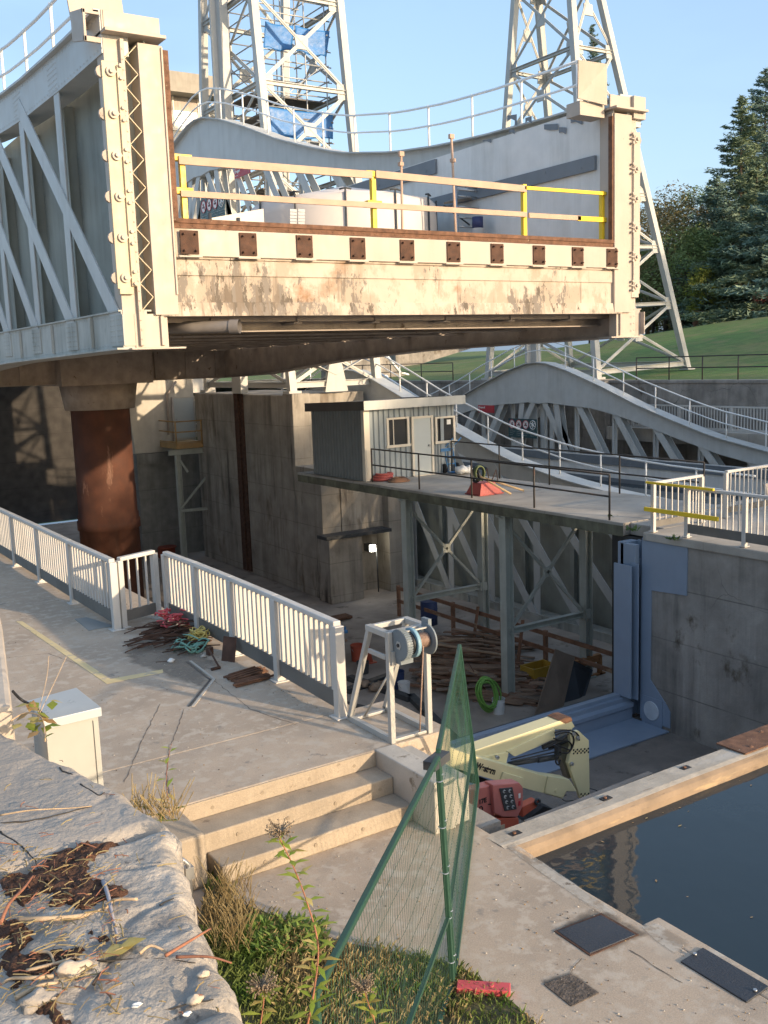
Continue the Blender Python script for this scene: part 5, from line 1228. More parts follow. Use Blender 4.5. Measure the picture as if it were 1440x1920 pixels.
m.beam(Vector((e.x,e.y,0))+dq*.05+nq*.002, Vector((e.x,e.y,.88))+dq*.05+nq*.002, .006, .006); m.build('door_seam', darkm, cb2)
m = MB(); m.tube(curve_pts([at(24,1296,z=1.2), at(40,1312,z=1.08), at(66,1326,z=1.03), at(85,1345,z=1.0)], 6), .012, 6); m.build('cable', blackm, top=('black cable drooping over the cabinet lid', 'cable'))
# ================================================================ loose things on the walkway
def on(u, v, z=0.): return at(u, v, z=z)
# rebar heap
rb = MB(); c0 = on(330, 1205)
random.seed(3)
for k in range(70):
    u, v = rnd(262, 385), rnd(1180, 1225); p = on(u, v); a = rnd(-.5, .7); Ln = rnd(.25, .6)
    h = max(0, .2*(1-abs(u-325)/70))*random.random(); d = Vector((math.cos(a), math.sin(a)*.8, 0))
    if random.random() < .45:
        n = Vector((-d.y, d.x, 0))*rnd(.04,.1); pts = [p-d*Ln/2, p+d*Ln/2, p+d*Ln/2+n, p-d*Ln/3+n]
    else: pts = [p-d*Ln/2, p+Vector((0,0,rnd(0,.05))), p+d*Ln/2]
    rb.tube([q+Vector((0,0,h+.02)) for q in pts], .0085, 5)
rb.build('rebar_heap', rust_dark, top=('heap of bent dark rusty bars on the walkway by the gate', 'scrap heap'))
rr = MB()
for k in range(16):
    p = on(rnd(300, 345), rnd(1172, 1190)); h = .12+.14*random.random(); pts = [p+Vector((rnd(-.09,.09), rnd(-.09,.09), h+rnd(-.04,.05))) for _ in range(6)]; rr.tube(curve_pts(pts, 5), .013, 5)
rr.build('rope_bundle', redrope, top=('tangled red rope on top of the rusty bar heap', 'rope'))
def ropecoil(c, n, rx, ry, rz, r, mat, name, label, seed):
    random.seed(seed); m = MB()
    for k in range(n):
        a0 = rnd(0, 6.28); ex, ey = rnd(.4, 1)*rx, rnd(.4, 1)*ry; tilt = rnd(-.6, .9); ox = Vector((rnd(-.4,.4)*rx, rnd(-.4,.4)*ry, rnd(.15,.8)*rz)); pts = []
        ca, sa = math.cos(a0), math.sin(a0)
        for i in range(18):
            t = 2*math.pi*i/18; x, y = ex*math.cos(t), ey*math.sin(t)*.6; pts.append(Vector(c)+ox+Vector((x*ca-y*sa, x*sa+y*ca, max(r-ox.z, tilt*y*.8+.02*math.sin(3*t)))))
        m.tube(pts, r, 5, closed=True)
    return m.build(name, mat, top=(label, 'rope'))
ropecoil(on(363,1218), 12, .22, .26, .1, .012, tealrope, 'rope_coil', 'teal green rope coiled on the floor by the white fence', 5)
ropecoil(on(372,1208), 16, .15, .2, .26, .009, yelrope, 'rope_coil', 'yellow rope in a loose tangle over the teal coil', 6)
m = MB(); m.tube(curve_pts([on(318,1222), on(335,1195,.1), on(352,1190,.18), on(372,1198,.15)], 6), .01, 5); m.build('rope_end', tealrope, top=('loose pale green rope end looping off the coil to the left', 'rope'))
random.seed(11)
def stone_bit(u, v, r, mat, label, seed, cat='stone', z=0.):
    p = on(u, v, z); m = MB(); lump(m, (p.x, p.y, p.z+r*.45), r, r*.8, r*.6, .6, seed, 10); return m.build('stone', mat, top=(label, cat))
stone_bit(325,1163,.11,pale,'pale stone lump at the foot of the narrow gate',1)
stone_bit(321,1242,.05,whitep,'small white stone near the rusty bars',2)
stone_bit(382,1233,.04,pale,'small pale chip by the crank handle',4)
m = MB(); a = on(292,1242); m.tube([a, on(318,1240)], .012, 5); m.build('bar', rust_dark, top=('short dark bar lying beside the small white stone', 'bar'))
m = MB(); a, b, c, d = on(398,1222,.02), on(412,1252,.02), on(398,1254,.03), on(410,1248,.06)
m.tube([on(392,1218,.12), on(410,1249,.03)], .014, 6); m.tube([on(396,1255,.02), on(413,1251,.02)], .02, 6); m.obox(on(393,1220,.06), (.04,.02,0), (-.01,.03,0), (0,0,.05)); m.build('crank', rust_dark, top=('rusty crank handle lying beside the rope coil', 'crank'))
# leaning plate
a, b = on(415,1238), on(440,1242); up = on(423,1201,.0)
pa, pb = on(415,1239), on(438,1242); ta = Vector((pa.x+.09, pa.y+.09, .30)); tbv = Vector((pb.x+.09, pb.y+.09, .30))
m = MB(); m.prism([pa, pb, tbv, ta], (.012,-.012,0)); m.build('leaning_plate', rust_dark, top=('dark rusty steel plate leaning on the white fence', 'steel plate'))
# two bundles of rods
for (pts, n, lab) in ((((420,1272),(478,1254),(448,1280)), 8, 'upper bundle of rusty rods on the walkway'), (((436,1284),(500,1268),(452,1289)), 6, 'lower bundle of rusty rods on the walkway')):
    A, B, C = on(*pts[0]), on(*pts[1]), on(*pts[2]); m = MB(); w = (C-A); dv = (B-A).normalized(); w = w-dv*(w @ dv)
    for q in range(n):
        o = w*q/n; s = dv*rnd(-.03,.03); m.tube([A+o+s+Vector((0,0,.016)), B+o+s+Vector((0,0,.016+rnd(0,.01)))], .014, 6)
        if q % 2: m.tube([A+o+s*2+Vector((0,0,.04)), B+o-s+Vector((0,0,.04))], .014, 6)
    m.build('rod_bundle', rust, top=(lab, 'rods', 'bundles of rusty rods'))

# ================================================================ things on the pit floor
zf = -5.5
def pit(u, v, z=zf): return at(u, v, z=z)
random.seed(21)
wr = thing('wood_guard_rail', (19, 24, zf), 'rough brown wooden guard rail running along the pit below the columns', 'guard rail')
RL = [pit(815,1178), pit(910,1212), pit(985,1238), pit(1030,1262)]
RP = [Vector((19.6, y, zf)) for y in (29.5, 26.2, 23.6, 21.6, 18.6)]
for k, p in enumerate(RP): m = MB(); m.box(p.x-.05,p.x+.05,p.y-.06,p.y+.06,zf,zf+1.15); m.build('post', oldwood, wr)
for h in (1.08, .6):
    m = MB(); m.beam(RP[0]+Vector((-.07,0,h)), RP[-1]+Vector((-.07,0,h)), .04, .13); m.build('rail', oldwood, wr)
# extra leaning boards on it
for k, y in enumerate((24.6, 22.4)):
    m = MB(); m.beam((19.0,y-.2,zf+.02),(19.5,y+.1,zf+1.3), .12, .04, (1,0,0)); m.build('leaning_board', oldwood, top=(('narrow','wider')[k]+' board leaning on the wooden pit rail near the steel column', 'board'))
# heap of scrap lumber: the boards one can tell apart are things of one heap
hp = MB()
for k in range(260):
    if k < 200: u, v = rnd(815, 965), rnd(1208, 1305)
    else: u, v = rnd(900, 985), rnd(1270, 1322)
    c = pit(u, v); hh = max(0, 1-abs(u-880)/95)*.6 if k < 200 else .12
    h = hh*random.random(); a = rnd(-.25,.5)+(.9 if random.random() < .12 else 0); Ln = rnd(.7, 2.0)
    d = Vector((math.sin(a)*.8+.45, -math.cos(a)*.75, rnd(-.06,.06))).normalized(); c = c+Vector((0,0,h+.04)); hp.beam(c-d*Ln/2, c+d*Ln/2, rnd(.08,.2), rnd(.025,.06), (rnd(-.2,.2),0,1), mi=random.choice((0,0,0,1,2)))
hpo = hp.build('lumber_heap', [brownwood, oldwood, M('greyed wood', (.27,.21,.16), .85, var=.3)], top=('tangled heap of scrap boards on the pit floor behind the winch', 'lumber heap')); hpo['kind'] = 'stuff'
# longer boards on top of the heap
bw = [pit(820,1206,zf+.75), pit(940,1226,zf+.8)]
for k, (a, b, lab) in enumerate((((822,1208),(945,1228),'long pale board lying on top of the lumber heap'), ((816,1203),(870,1198),'short pale board at the left end of the lumber heap'), ((868,1250),(895,1262),'light splintered board on the near slope of the lumber heap'))):
    p, q = pit(*a, zf+.75), pit(*b, zf+.72); m = MB(); m.beam(p, q, .13, .035); m.build('board', M('pale board', (.40,.27,.17), .8, var=.2), top=(lab, 'board', 'pale boards on the lumber heap'))
# plywood and black panel
p, q = pit(1003,1350), pit(1060,1342)
m = MB(); P4 = [at(1003,1343,z=zf), at(1056,1333,z=zf)]; yq = P4[0].y
m.prism([at(1003,1343,y=yq), at(1054,1336,y=yq), at(1078,1232,y=yq+.9), at(1042,1217,y=yq+.9)], (0,.03,0)); m.build('plywood_sheet', M('old plywood', (.25,.18,.13), .8, var=.25, scale=1.4, bump=.2), top=('brown plywood sheet leaning over the pit floor by the blue frame', 'plywood'))
m = MB(); m.prism([at(1042,1338,y=yq+.1), at(1092,1322,y=yq+.1), at(1112,1256,y=yq+1), at(1076,1238,y=yq+1)], (0,.04,0)); m.build('black_panel', M('black panel', (.035,.04,.048), .6, var=.2), top=('black panel leaning against the brown plywood sheet', 'panel'))
# orange-brown timber frame at right, yellow tray
m = MB(); yq2 = yq+1.4
for (a, b) in (((1125,1310),(1124,1228)), ((1080,1242),(1124,1228)), ((1078,1250),(1120,1236)), ((1095,1300),(1133,1292)), ((1090,1272),(1133,1262)), ((1098,1286),(1135,1278))): m.beam(at(*a, y=yq2), at(*b, y=yq2), .1, .12, (0,1,0))
m.build('timber_trestle', M('orange timber', (.36,.17,.07), .8, var=.25), top=('orange brown timber trestle beside the blue steel jamb', 'trestle'))
p = pit(1010,1268); m = MB(); m.box(p.x-.45,p.x+.45,p.y-.3,p.y+.3,zf+.05,zf+.1)
for (x0,x1,y0,y1) in ((-.45,.45,-.3,-.26),(-.45,.45,.26,.3),(-.45,-.41,-.26,.26),(.41,.45,-.26,.26)): m.box(p.x+x0,p.x+x1,p.y+y0,p.y+y1,zf+.1,zf+.36)
m.build('yellow_tray', M('dull yellow', (.5,.30,.04), .6, var=.15), top=('yellow open tray lying among the scrap wood', 'tray'))
# green hose, bucket
yh = pit(955,1322).y-.25; m = MB(); random.seed(14)
for k in range(11):
    cu, cv, rx_, ry_ = 915+rnd(-3,3), 1300+rnd(-3,4), rnd(13,21), rnd(22,34)
    pts = [at(cu+rx_*math.cos(a_)+4*math.sin(a_), cv+ry_*math.sin(a_), y=yh-.015*k) for a_ in [i*math.pi/16 for i in range(32)]]; m.tube(pts, .021, 6, closed=True)
m.build('hose_coil', greenrope, top=('bright green hose coil hung at the foot of the steel column', 'hose coil'))
def bucket(u, v, r, h, mat, label, z=zf, content=None):
    p = at(u, v, z=z); t = thing('bucket', p, label, 'bucket'); m = MB(); m.cyl(p, p+Vector((0,0,h)), r*.88, 22, r2=r, cap=False); m.cyl(p+Vector((0,0,.005)), p+Vector((0,0,.01)), r*.88, 22); m.tube([p+Vector((r*math.cos(a), r*math.sin(a), h)) for a in [i*math.pi/11 for i in range(22)]], .012, 6, closed=True); m.tube([p+Vector((r*.97*math.cos(a), r*.97*math.sin(a), h*.82)) for a in [i*math.pi/11 for i in range(22)]], .01, 6, closed=True); m.build('shell', mat, t)
    m = MB(); m.cyl(p+Vector((0,0,h*.7)), p+Vector((0,0,h*.72)), r*.93, 22); m.build('content', content or darkm, t)
    m = MB(); m.tube([p+Vector((r*1.02*math.cos(a), -r*.5*math.sin(a)-.02, h*.85-r*.9*math.sin(a))) for a in [i*math.pi/10 for i in range(11)]], .006, 5); m.build('handle', steel, t); return t
bucket(935,1337,.17,.4,whitep,'white plastic bucket with green rim beside the hose coil', content=tealrope)
bucket(758,1302,.17,.36,whitep,'white bucket of dark scrap behind the winch stand', content=rust_dark)
bucket(671,1238,.22,.5,orange,'orange bucket on the pit floor left of the winch')
bucket(746,1290,.2,.5,navy,'dark blue bucket behind the winch leg')
bucket(681,1262,.19,.36,darkm,'dark bucket near the orange one')
p = pit(692,1242); m = MB(); m.cyl(p, p+Vector((0,0,.6)), .13, 16, r2=.03); m.box(p.x-.18,p.x+.18,p.y-.18,p.y+.18,zf,zf+.04); m.build('traffic_cone', orange, top=('small orange cone beside the orange bucket', 'traffic cone'))
p = pit(805,1170); m = MB(); m.cyl(p, p+Vector((0,0,.85)), .3, 24)
for z in (.28,.56): m.tube([p+Vector((.3*math.cos(a), .3*math.sin(a), z)) for a in [i*math.pi/12 for i in range(24)]], .015, 6, closed=True)
m.build('barrel', navy, top=('dark blue barrel by the wooden pit rail', 'barrel'))
# blue dumpster seen through the fence
q0 = pit(580, 1300)
db = thing('waste_skip', (q0.x, q0.y, zf), 'grey waste bin with a blue lid seen through the white fence pickets', 'skip')
m = MB(); x, y = at(575,1190,z=zf+1.1).x, at(575,1190,z=zf+1.1).y
m.box(x-1.0,x+1.0,y-.6,y+.6,zf+.1,zf+1.1); m.build('box', M('grey bin', (.28,.29,.28), .6), db, bevel=.02)
m = MB(); m.box(x-1.08,x+1.08,y-.68,y+.68,zf+1.1,zf+1.2); m.box(x-1.05,x+1.05,y-.62,y-.56,zf+1.2,zf+1.3); m.build('lid', bluep, db, bevel=.02)
for s in (-.8,.8): m = MB(); m.cyl((x+s,y-.5,zf+.06),(x+s,y-.4,zf+.06),.06,10); m.build('caster', blackm, db)
# dark machinery and channels at the pit edge
m = MB(); 
for (a, b) in (((655,1275),(770,1315)),((650,1300),(735,1270)),((770,1310),(860,1400)),((640,1325),(720,1345))): m.beam(pit(*a), pit(*b), .22, .3)
m.build('steel_channel', darkm, top=('dark steel channels lying in the pit under the winch', 'steel beams'))
m = MB(); p = pit(702,1290); 
for k in range(5): lump(m, (p.x+rnd(-.4,.4), p.y+rnd(-.3,.3), zf+.12), .16,.14,.12,.6,k+30)
m.build('rag_heap', M('tan rags', (.34,.25,.18), .9, var=.4, scale=8), top=('small heap of tan rags beside the dark bucket', 'rags'))
m = MB(); p = pit(915,1305); m.prism([p+Vector(q) for q in ((0,0,.05),(.22,.03,.0),(.26,.2,.02),(.1,.3,.05),(-.04,.18,.06))], (0,0,.015)); m.tube([p+Vector((0,0,.05)), p+Vector((-.5,.2,1.0))], .016, 6); m.build('shovel', rust, top=('rusty shovel propped at the foot of the steel column', 'shovel'))
m = MB(); p = pit(640,1160); m.box(p.x-.9,p.x+.3,p.y-.3,p.y+.2,zf+.03,zf+.12); m.build('red_mat', rust, top=('rusty flat plate on the floor near the low doorway', 'steel plate'))
for k in range(18):
    p = Vector((rnd(13.5,19), rnd(16.5,30), zf)); m = MB(); lump(m, (p.x,p.y,zf+.05), rnd(.06,.14), rnd(.06,.12), .06, .7, 50+k, 8); m.build('rubble', random.choice((pitfloor, brownwood, rust)), top=('small lump of rubble scattered over the dark pit floor', 'rubble', 'rubble on the pit floor'))
p = pit(390,1015); m = MB(); m.tube([p, p+Vector((0,0,1.0))], .03, 6); m.tube([p+Vector((.5,0,0)), p+Vector((.5,0,1.0))], .03, 6); m.box(p.x-.1,p.x+.6,p.y-.1,p.y+.2,zf+1.0,zf+1.2); m.build('work_stand', whitep, top=('small white topped stand in the dark gap left of the pier', 'stand'))
p = pit(315,1045,zf); m = MB(); m.box(p.x-.4,p.x+.4,p.y,p.y+.3,zf,zf+.5); m.cyl((p.x,p.y,zf+.5),(p.x,p.y,zf+.56),.45,16); m.build('red_crate', M('dull red crate', (.28,.07,.04), .8), top=('dull red crate at the foot of the grey abutment wall', 'crate'))
# ================================================================ foreground stone wall
def nz(x, y, s, o=0): return noise.noise(Vector((x*s+o, y*s-o, o*.37)))
def fb(x, y, s, o=0): return nz(x,y,s,o)+.5*nz(x,y,s*2.1,o+7)+.25*nz(x,y,s*4.3,o+13)+.13*nz(x,y,s*8.9,o+3)
ZS = 2.12
EDGE = [(1.0,.86),(1.9,.90),(2.3,.99),(2.75,1.06),(3.2,1.16),(3.5,1.25),(3.75,1.20),(4.1,1.14),(4.6,1.02),(5.0,.93),(5.6,.9)]
jn = lambda x: 3.46+.10*(x-1.1)+.05*math.sin(x*5)       # joint between the two blocks
def stone_block(name, ya, yb, mat, label, rough, seed, zoff=0):
    m = MB(); ny = 90; nx = 80; vs = []
    for j in range(ny+1):
        for i in range(nx+1):
            t = j/ny; s = i/nx
            yy = lerp(ya, yb, t); xe = interp(EDGE, yy)+.02*fb(0, yy, 5, seed)+.012*nz(0,yy,22,seed); x0 = -2.2
            x = lerp(x0, xe, 1-(1-s)**2.2)
            y = yy if not callable(ya) else yy
            d = xe-x; de = min(d, abs(y-ya)+.0, abs(y-yb)+.0)
            z = ZS+zoff+rough*.013*fb(x,y,2.2,seed)+rough*.009*fb(x,y,9,seed+5)+.0035*fb(x,y,26,seed+1)
            r1 = nz(x*.6,y,3.1,seed+9); z -= rough*.016*max(0, .07-abs(r1))/.07
            if d < .07: z -= .07*(1-d/.07)**2
            e = min(abs(y-ya), abs(y-yb))
            if e < .05: z -= .05*(1-e/.05)**2
            vs.append((x, y, z))
    fs = [(j*(nx+1)+i, j*(nx+1)+i+1, (j+1)*(nx+1)+i+1, (j+1)*(nx+1)+i) for j in range(ny) for i in range(nx)]
    o = len(vs)
    # outer face going down, rough
    nd = 12
    for j in range(ny+1):
        b = vs[j*(nx+1)+nx]
        for k in range(1, nd+1):
            z = b[2]-.06*k**1.45; vs.append((b[0]+.03*fb(z*1.7, b[1], 3, seed+2)+.01*k*.3, b[1], z))
    for j in range(ny):
        for k in range(nd):
            a = (j*(nx+1)+nx) if k == 0 else o+j*nd+k-1; b_ = ((j+1)*(nx+1)+nx) if k == 0 else o+(j+1)*nd+k-1
            fs.append((a, o+j*nd+k, o+(j+1)*nd+k, b_))
    m.add(vs, fs, 0, True); return m.build(name, mat, top=(label, 'stone block', 'capping stones of the near wall'))
stone_block('stone_block', 3.50, 5.0, stone2, 'smooth pale grey capping stone of the near wall, beside the cabinet', .3, 2)
stone_block('stone_block', 2.36, 3.485, stone, 'rough lumpy capping stone of the near wall with brown soil on it', 1.0, 5, -.012)
stone_block('stone_block', .9, 2.35, stone, 'fissured capping stone at the very bottom left of the near wall', .9, 8, .0)
m = MB(); m.box(-2.4, .84, -3, 5.05, -.5, 1.95); m.build('stone_wall', stone, top=('near stone wall body below the capping stones', 'stone wall'))
pw = [at(0,1168,z=2.2), at(36,1352,z=2.2)]
m = MB(); e0, e1 = Vector((.93,4.72,0)), Vector((1.30,6.75,0)); m.prism([(1.0,5.06,0),(1.32,6.75,0),(1.6,8.4,0),(-2,8.4,0),(-2,5.06,0)], (0,0,2.2)); m.build('stone_pier', M('warm stone', (.45,.39,.32), .9, var=.15, scale=3, chips=[((.28,.24,.2), .6, 4, (1,1,1), .1)], bump=.5, bscale=20), top=('taller warm stone end of the wall at the left edge of the frame', 'stone wall'), bevel=.03)
def topz(x, y):
    if y > 3.49: return ZS+.3*.013*fb(x,y,2.2,2)+.002
    if y > 2.355: return ZS-.012+.013*fb(x,y,2.2,5)
    return ZS+.9*.013*fb(x,y,2.2,8)
def tp(u, v, dz=0):
    p = at(u, v, z=ZS); p.z = topz(p.x, p.y)+dz; return p
for px in (((0,1545),(60,1538),(110,1528),(172,1511)), ((0,1560),(45,1590),(75,1625)), ((80,1398),(105,1420),(112,1440),(135,1452)), ((300,1692),(350,1668),(420,1655)), ((150,1470),(185,1490),(205,1482),(235,1500)), ((180,1800),(300,1792),(420,1800),(445,1790)), ((240,1905),(330,1880),(400,1868))):
    P_ = [tp(u, v, -.0015) for u, v in px]; C_ = curve_pts(P_, 10); C_ = [Vector((p.x+.006*nz(p.x,p.y,40,1), p.y+.006*nz(p.x,p.y,40,2), topz(p.x,p.y)-.001)) for p in C_]
    C_ = [p for p in C_ if interp(EDGE, p.y)-p.x > .07]
    m = MB(); m.tube(C_, .0038, 5, r2=.0018); m.build('crack', M('stone crack', (.05,.045,.04), .95), kind='structure')
# soil caught on the stones
def inpoly(x, y, P):
    c = False; n = len(P)
    for i in range(n):
        a, b = P[i], P[(i+1) % n]
        if (a.y > y) != (b.y > y) and x < (b.x-a.x)*(y-a.y)/(b.y-a.y)+a.x: c = not c
    return c
def soil_patch(px, label, seed):
    P = [at(u, v, z=ZS) for u, v in px]; x0, x1 = min(p.x for p in P), max(p.x for p in P); y0, y1 = min(p.y for p in P), max(p.y for p in P)
    m = MB(); st = .013; nx, ny = int((x1-x0)/st)+2, int((y1-y0)/st)+2; idx = {}; vs = []; fs = []
    def keep(x, y): return inpoly(x+.05*nz(x,y,9,seed)+.02*nz(x,y,30,seed), y+.05*nz(x,y,9,seed+4)+.02*nz(x,y,30,seed+2), P) and nz(x,y,7,seed+11) > -.62
    def vid(i, j):
        if (i, j) not in idx:
            x, y = x0+i*st, y0+j*st; z = topz(x,y)+.010+.012*nz(x,y,14,seed)+.008*nz(x,y,50,seed)
            if not all(keep(x+a*st, y+b*st) for a, b in ((1,0),(-1,0),(0,1),(0,-1))): z -= .02
            idx[(i,j)] = len(vs); vs.append((x+rnd(-.003,.003), y+rnd(-.003,.003), z+.003*random.random()))
        return idx[(i,j)]
    for j in range(ny):
        for i in range(nx):
            if keep(x0+(i+.5)*st, y0+(j+.5)*st): fs.append((vid(i,j), vid(i+1,j), vid(i+1,j+1), vid(i,j+1)))
    m.add(vs, fs, 0, False)
    for k in range(int(len(fs)*.06)):      # crumbs
        f = random.choice(fs); q = vs[f[0]]; r = rnd(.003,.008); lump(m, (q[0], q[1], q[2]+r*.5), r, r, r*.8, .6, k, 6)
    o = m.build('soil', soilm); o['kind'] = 'stuff'; tag(o, label, 'soil'); return o
random.seed(5)
soil_patch([(20,1640),(120,1598),(215,1565),(222,1582),(180,1610),(165,1640),(215,1650),(240,1670),(205,1690),(175,1712),(95,1708),(40,1700),(0,1680),(0,1650)], 'large patch of dark brown soil between the capping stones', 3)
soil_patch([(0,1712),(40,1720),(55,1750),(60,1790),(150,1770),(170,1785),(110,1820),(60,1840),(0,1870)], 'brown soil along the left edge of the near wall, littered with twigs', 6)
soil_patch([(165,1745),(200,1735),(222,1752),(205,1762),(170,1758)], 'small patch of soil beside the forked twig', 9)
soil_patch([(20,1890),(90,1872),(150,1885),(150,1920),(20,1920)], 'soil at the bottom left corner of the near wall', 12)
# twigs, one thing each
random.seed(8)
def twig(pts, r, label, mat=twigm, h=.012):
    P = [tp(u, v, h+.012*math.sin(i*1.7)) for i, (u, v) in enumerate(pts)]; m = MB(); m.tube(curve_pts(P, 5), r, 6, r2=r*.5); return m.build('twig', mat, top=(label, 'twig'))
twig([(35,1725),(80,1732),(150,1722),(195,1700),(215,1692),(258,1692)], .010, 'thick pale twig curving across the soil patch, longest of all')
twig([(193,1650),(203,1685),(212,1725),(221,1755)], .008, 'grey straight twig crossing the thick pale twig', M('grey twig', (.36,.34,.36), .8))
twig([(2,1745),(20,1715),(45,1680),(63,1650)], .007, 'reddish twig slanting up from the left edge of the wall', twigr, .04)
twig([(50,1825),(110,1818),(140,1800),(155,1802)], .006, 'pale forked twig low on the left')
twig([(28,1875),(75,1860),(112,1845)], .008, 'stout pale stick near the lower left corner')
twig([(262,1792),(285,1783),(320,1788)], .006, 'short bent twig on the lower capping stone')
twig([(310,1797),(355,1775),(395,1742)], .006, 'reddish twig sticking out over the wall edge', twigr, .02)
twig([(330,1794),(390,1798),(434,1800)], .005, 'thin dark stem lying across the rough capping stone', twigr)
twig([(0,1535),(60,1530),(130,1520),(172,1512)], .004, 'thin pale root along the smooth capping stone')
twig([(175,1850),(187,1838),(196,1825)], .006, 'short dark forked twig on the lower capping stone', bark)
twig([(60,1790),(95,1800),(105,1830)], .006, 'crooked twig among the soil at lower left')
twig([(100,1835),(60,1845),(20,1835),(0,1842)], .007, 'long pale root at the left edge of the lower stones')
lit = MB()
for k in range(420):
    a = random.random(); u, v = (rnd(0,230), rnd(1590,1900)) if a < .75 else (rnd(0,430), rnd(1400,1920))
    p = tp(u, v, .012+rnd(0,.014)); th = rnd(0,6.28); Ln = rnd(.015,.075); d = Vector((math.cos(th), math.sin(th), rnd(-.15,.2)))*Ln
    if interp(EDGE, p.y)-p.x < .05: continue
    lit.tube([p-d/2, p+Vector((rnd(-.005,.005),rnd(-.005,.005),.003)), p+d/2], rnd(.0008,.0026), 4, cap=False, mi=0 if random.random() < .75 else 1)
o = lit.build('plant_litter', [straw, twigr], kind='stuff'); tag(o, 'fine straw and dry stems littering the near stones', 'litter')
def chip(u, v, r, label, seed, mat=stone2):
    p = tp(u, v); m = MB(); lump(m, (p.x, p.y, p.z+r*.25), r*.95, r*.62, r*.45, .65, seed, 16, freq=1.3); return m.build('stone_chip', mat, top=(label, 'stone'))
tanst = M('tan stone', (.55,.45,.34), .9, var=.15, bump=.4)
chip(140,1823,.05,'long tan stone flake among the twigs',3,tanst); chip(255,1880,.016,'round white pebble near the bottom of the wall',4,whitep)
chip(365,1873,.026,'upright tan flake on the lower capping stone',5,tanst); chip(350,1897,.013,'tiny white pebble beside the tan flake',6,whitep)
chip(70,1880,.05,'broad pale stone at the lower left corner',7); chip(380,1822,.02,'small tan chip on the rough capping stone',9,tanst)
yl = leafmat('yellow leaf', (.50,.38,.08), (.62,.52,.22), 9, .3); bl_ = leafmat('brown leaf', (.35,.2,.08), (.45,.3,.12), 9, .2)
def leaf(m, p, d, w, L, mi=0, curl=.3):
    d = Vector(d).normalized(); s = d.cross(Vector((0,0,1))); s = s.normalized() if s.length > .01 else Vector((1,0,0)); n = s.cross(d)
    p = Vector(p); c = p+d*L*.5+n*curl*L*.2; m.add([p, c+s*w/2-n*curl*w*.2, p+d*L-n*curl*L*.3, c-s*w/2-n*curl*w*.2, c], [(0,1,4),(1,2,4),(2,3,4),(3,0,4)], mi, True)
m = MB(); p = tp(185,1803,.012); leaf(m, p, (1,.1,.05), .07, .12); leaf(m, p+Vector((.06,.01,.005)), (1,-.1,.15), .05, .09); m.build('fallen_leaf', yl, top=('curled yellow leaf lying on the joint of the near stones', 'leaf'))
# vine at the cabinet corner
vn = thing('vine', at(50,1350,z=2.1), 'yellowing vine climbing over the wall by the cabinet lid', 'vine')
m = MB(); lv = MB(); random.seed(4)
for (u, v) in ((30,1352),(45,1345),(60,1350),(72,1360),(80,1375),(68,1335),(98,1340),(40,1335),(75,1388),(82,1362),(35,1362)):
    p = tp(u, v, .05); p.y = min(p.y, 4.85)
    for _ in range(2): leaf(lv, p+Vector((rnd(-.04,.04),rnd(-.04,.04),rnd(-.05,.08))), (rnd(-1,1),rnd(-1,.3),rnd(-.3,.6)), .055, .075, random.choice((0,0,1,2)))
m.tube(curve_pts([tp(20,1360,.02), tp(50,1355,.05), tp(80,1365,.05), tp(85,1390,.0)], 5), .004, 5); m.tube(curve_pts([tp(70,1360,.03), tp(100,1335,.12), tp(130,1300,.2)], 5), .002, 4); m.tube(curve_pts([tp(70,1360,.03), tp(92,1325,.15), tp(98,1305,.22)], 5), .002, 4)
m.build('stem', twigm, vn); lv.build('leaves', [leafmat('vine green', (.13,.2,.03), (.32,.34,.06), 9, .3), yl, bl_], vn)

# ================================================================ grass strip and weeds by the wall
PX = [(395,1600),(440,1690),(640,1768),(860,1812),(960,1880),(1010,1925),(1010,2100),(300,2100),(380,1700)]
GP = [at(u, v, z=-.5) for u, v in PX]
m = MB(); m.prism([p for p in GP], (0,0,.012)); m.build('soil_strip', M('lawn soil', (.10,.09,.045), .95, var=.4, scale=8, bump=.8, bscale=60), kind='structure')
random.seed(9); gm = MB(); x0, x1 = min(p.x for p in GP), max(p.x for p in GP); y0, y1 = min(p.y for p in GP), max(p.y for p in GP)
cnt = 0
while cnt < 20000:
    x, y = rnd(x0,x1), rnd(max(y0,2.2),y1)
    if not inpoly(x+.05*nz(x,y,8,1), y+.05*nz(x,y,8,2), GP): cnt += .2; continue
    cnt += 1
    if nz(x,y,2.3,4) < -.28 and random.random() < .6: continue
    h = rnd(.025,.075)*(1.3 if y > 5.6 else 1); th = rnd(0,6.28); d = Vector((math.cos(th), math.sin(th), 0)); b = Vector((x,y,-.49)); w = rnd(.003,.006); s = Vector((-d.y,d.x,0))*w
    gm.add([b-s, b+s, b+d*h*.3+Vector((0,0,h*.7))+s*.6, b+d*h*.7+Vector((0,0,h))], [(0,1,2),(0,2,3)], 0 if nz(x,y,1.8,9)+rnd(-.35,.35) > -.12 else 1)
o = gm.build('grass', [grassm, straw], kind='stuff'); tag(o, 'patchy green and straw coloured grass between the near wall and the dock', 'grass')
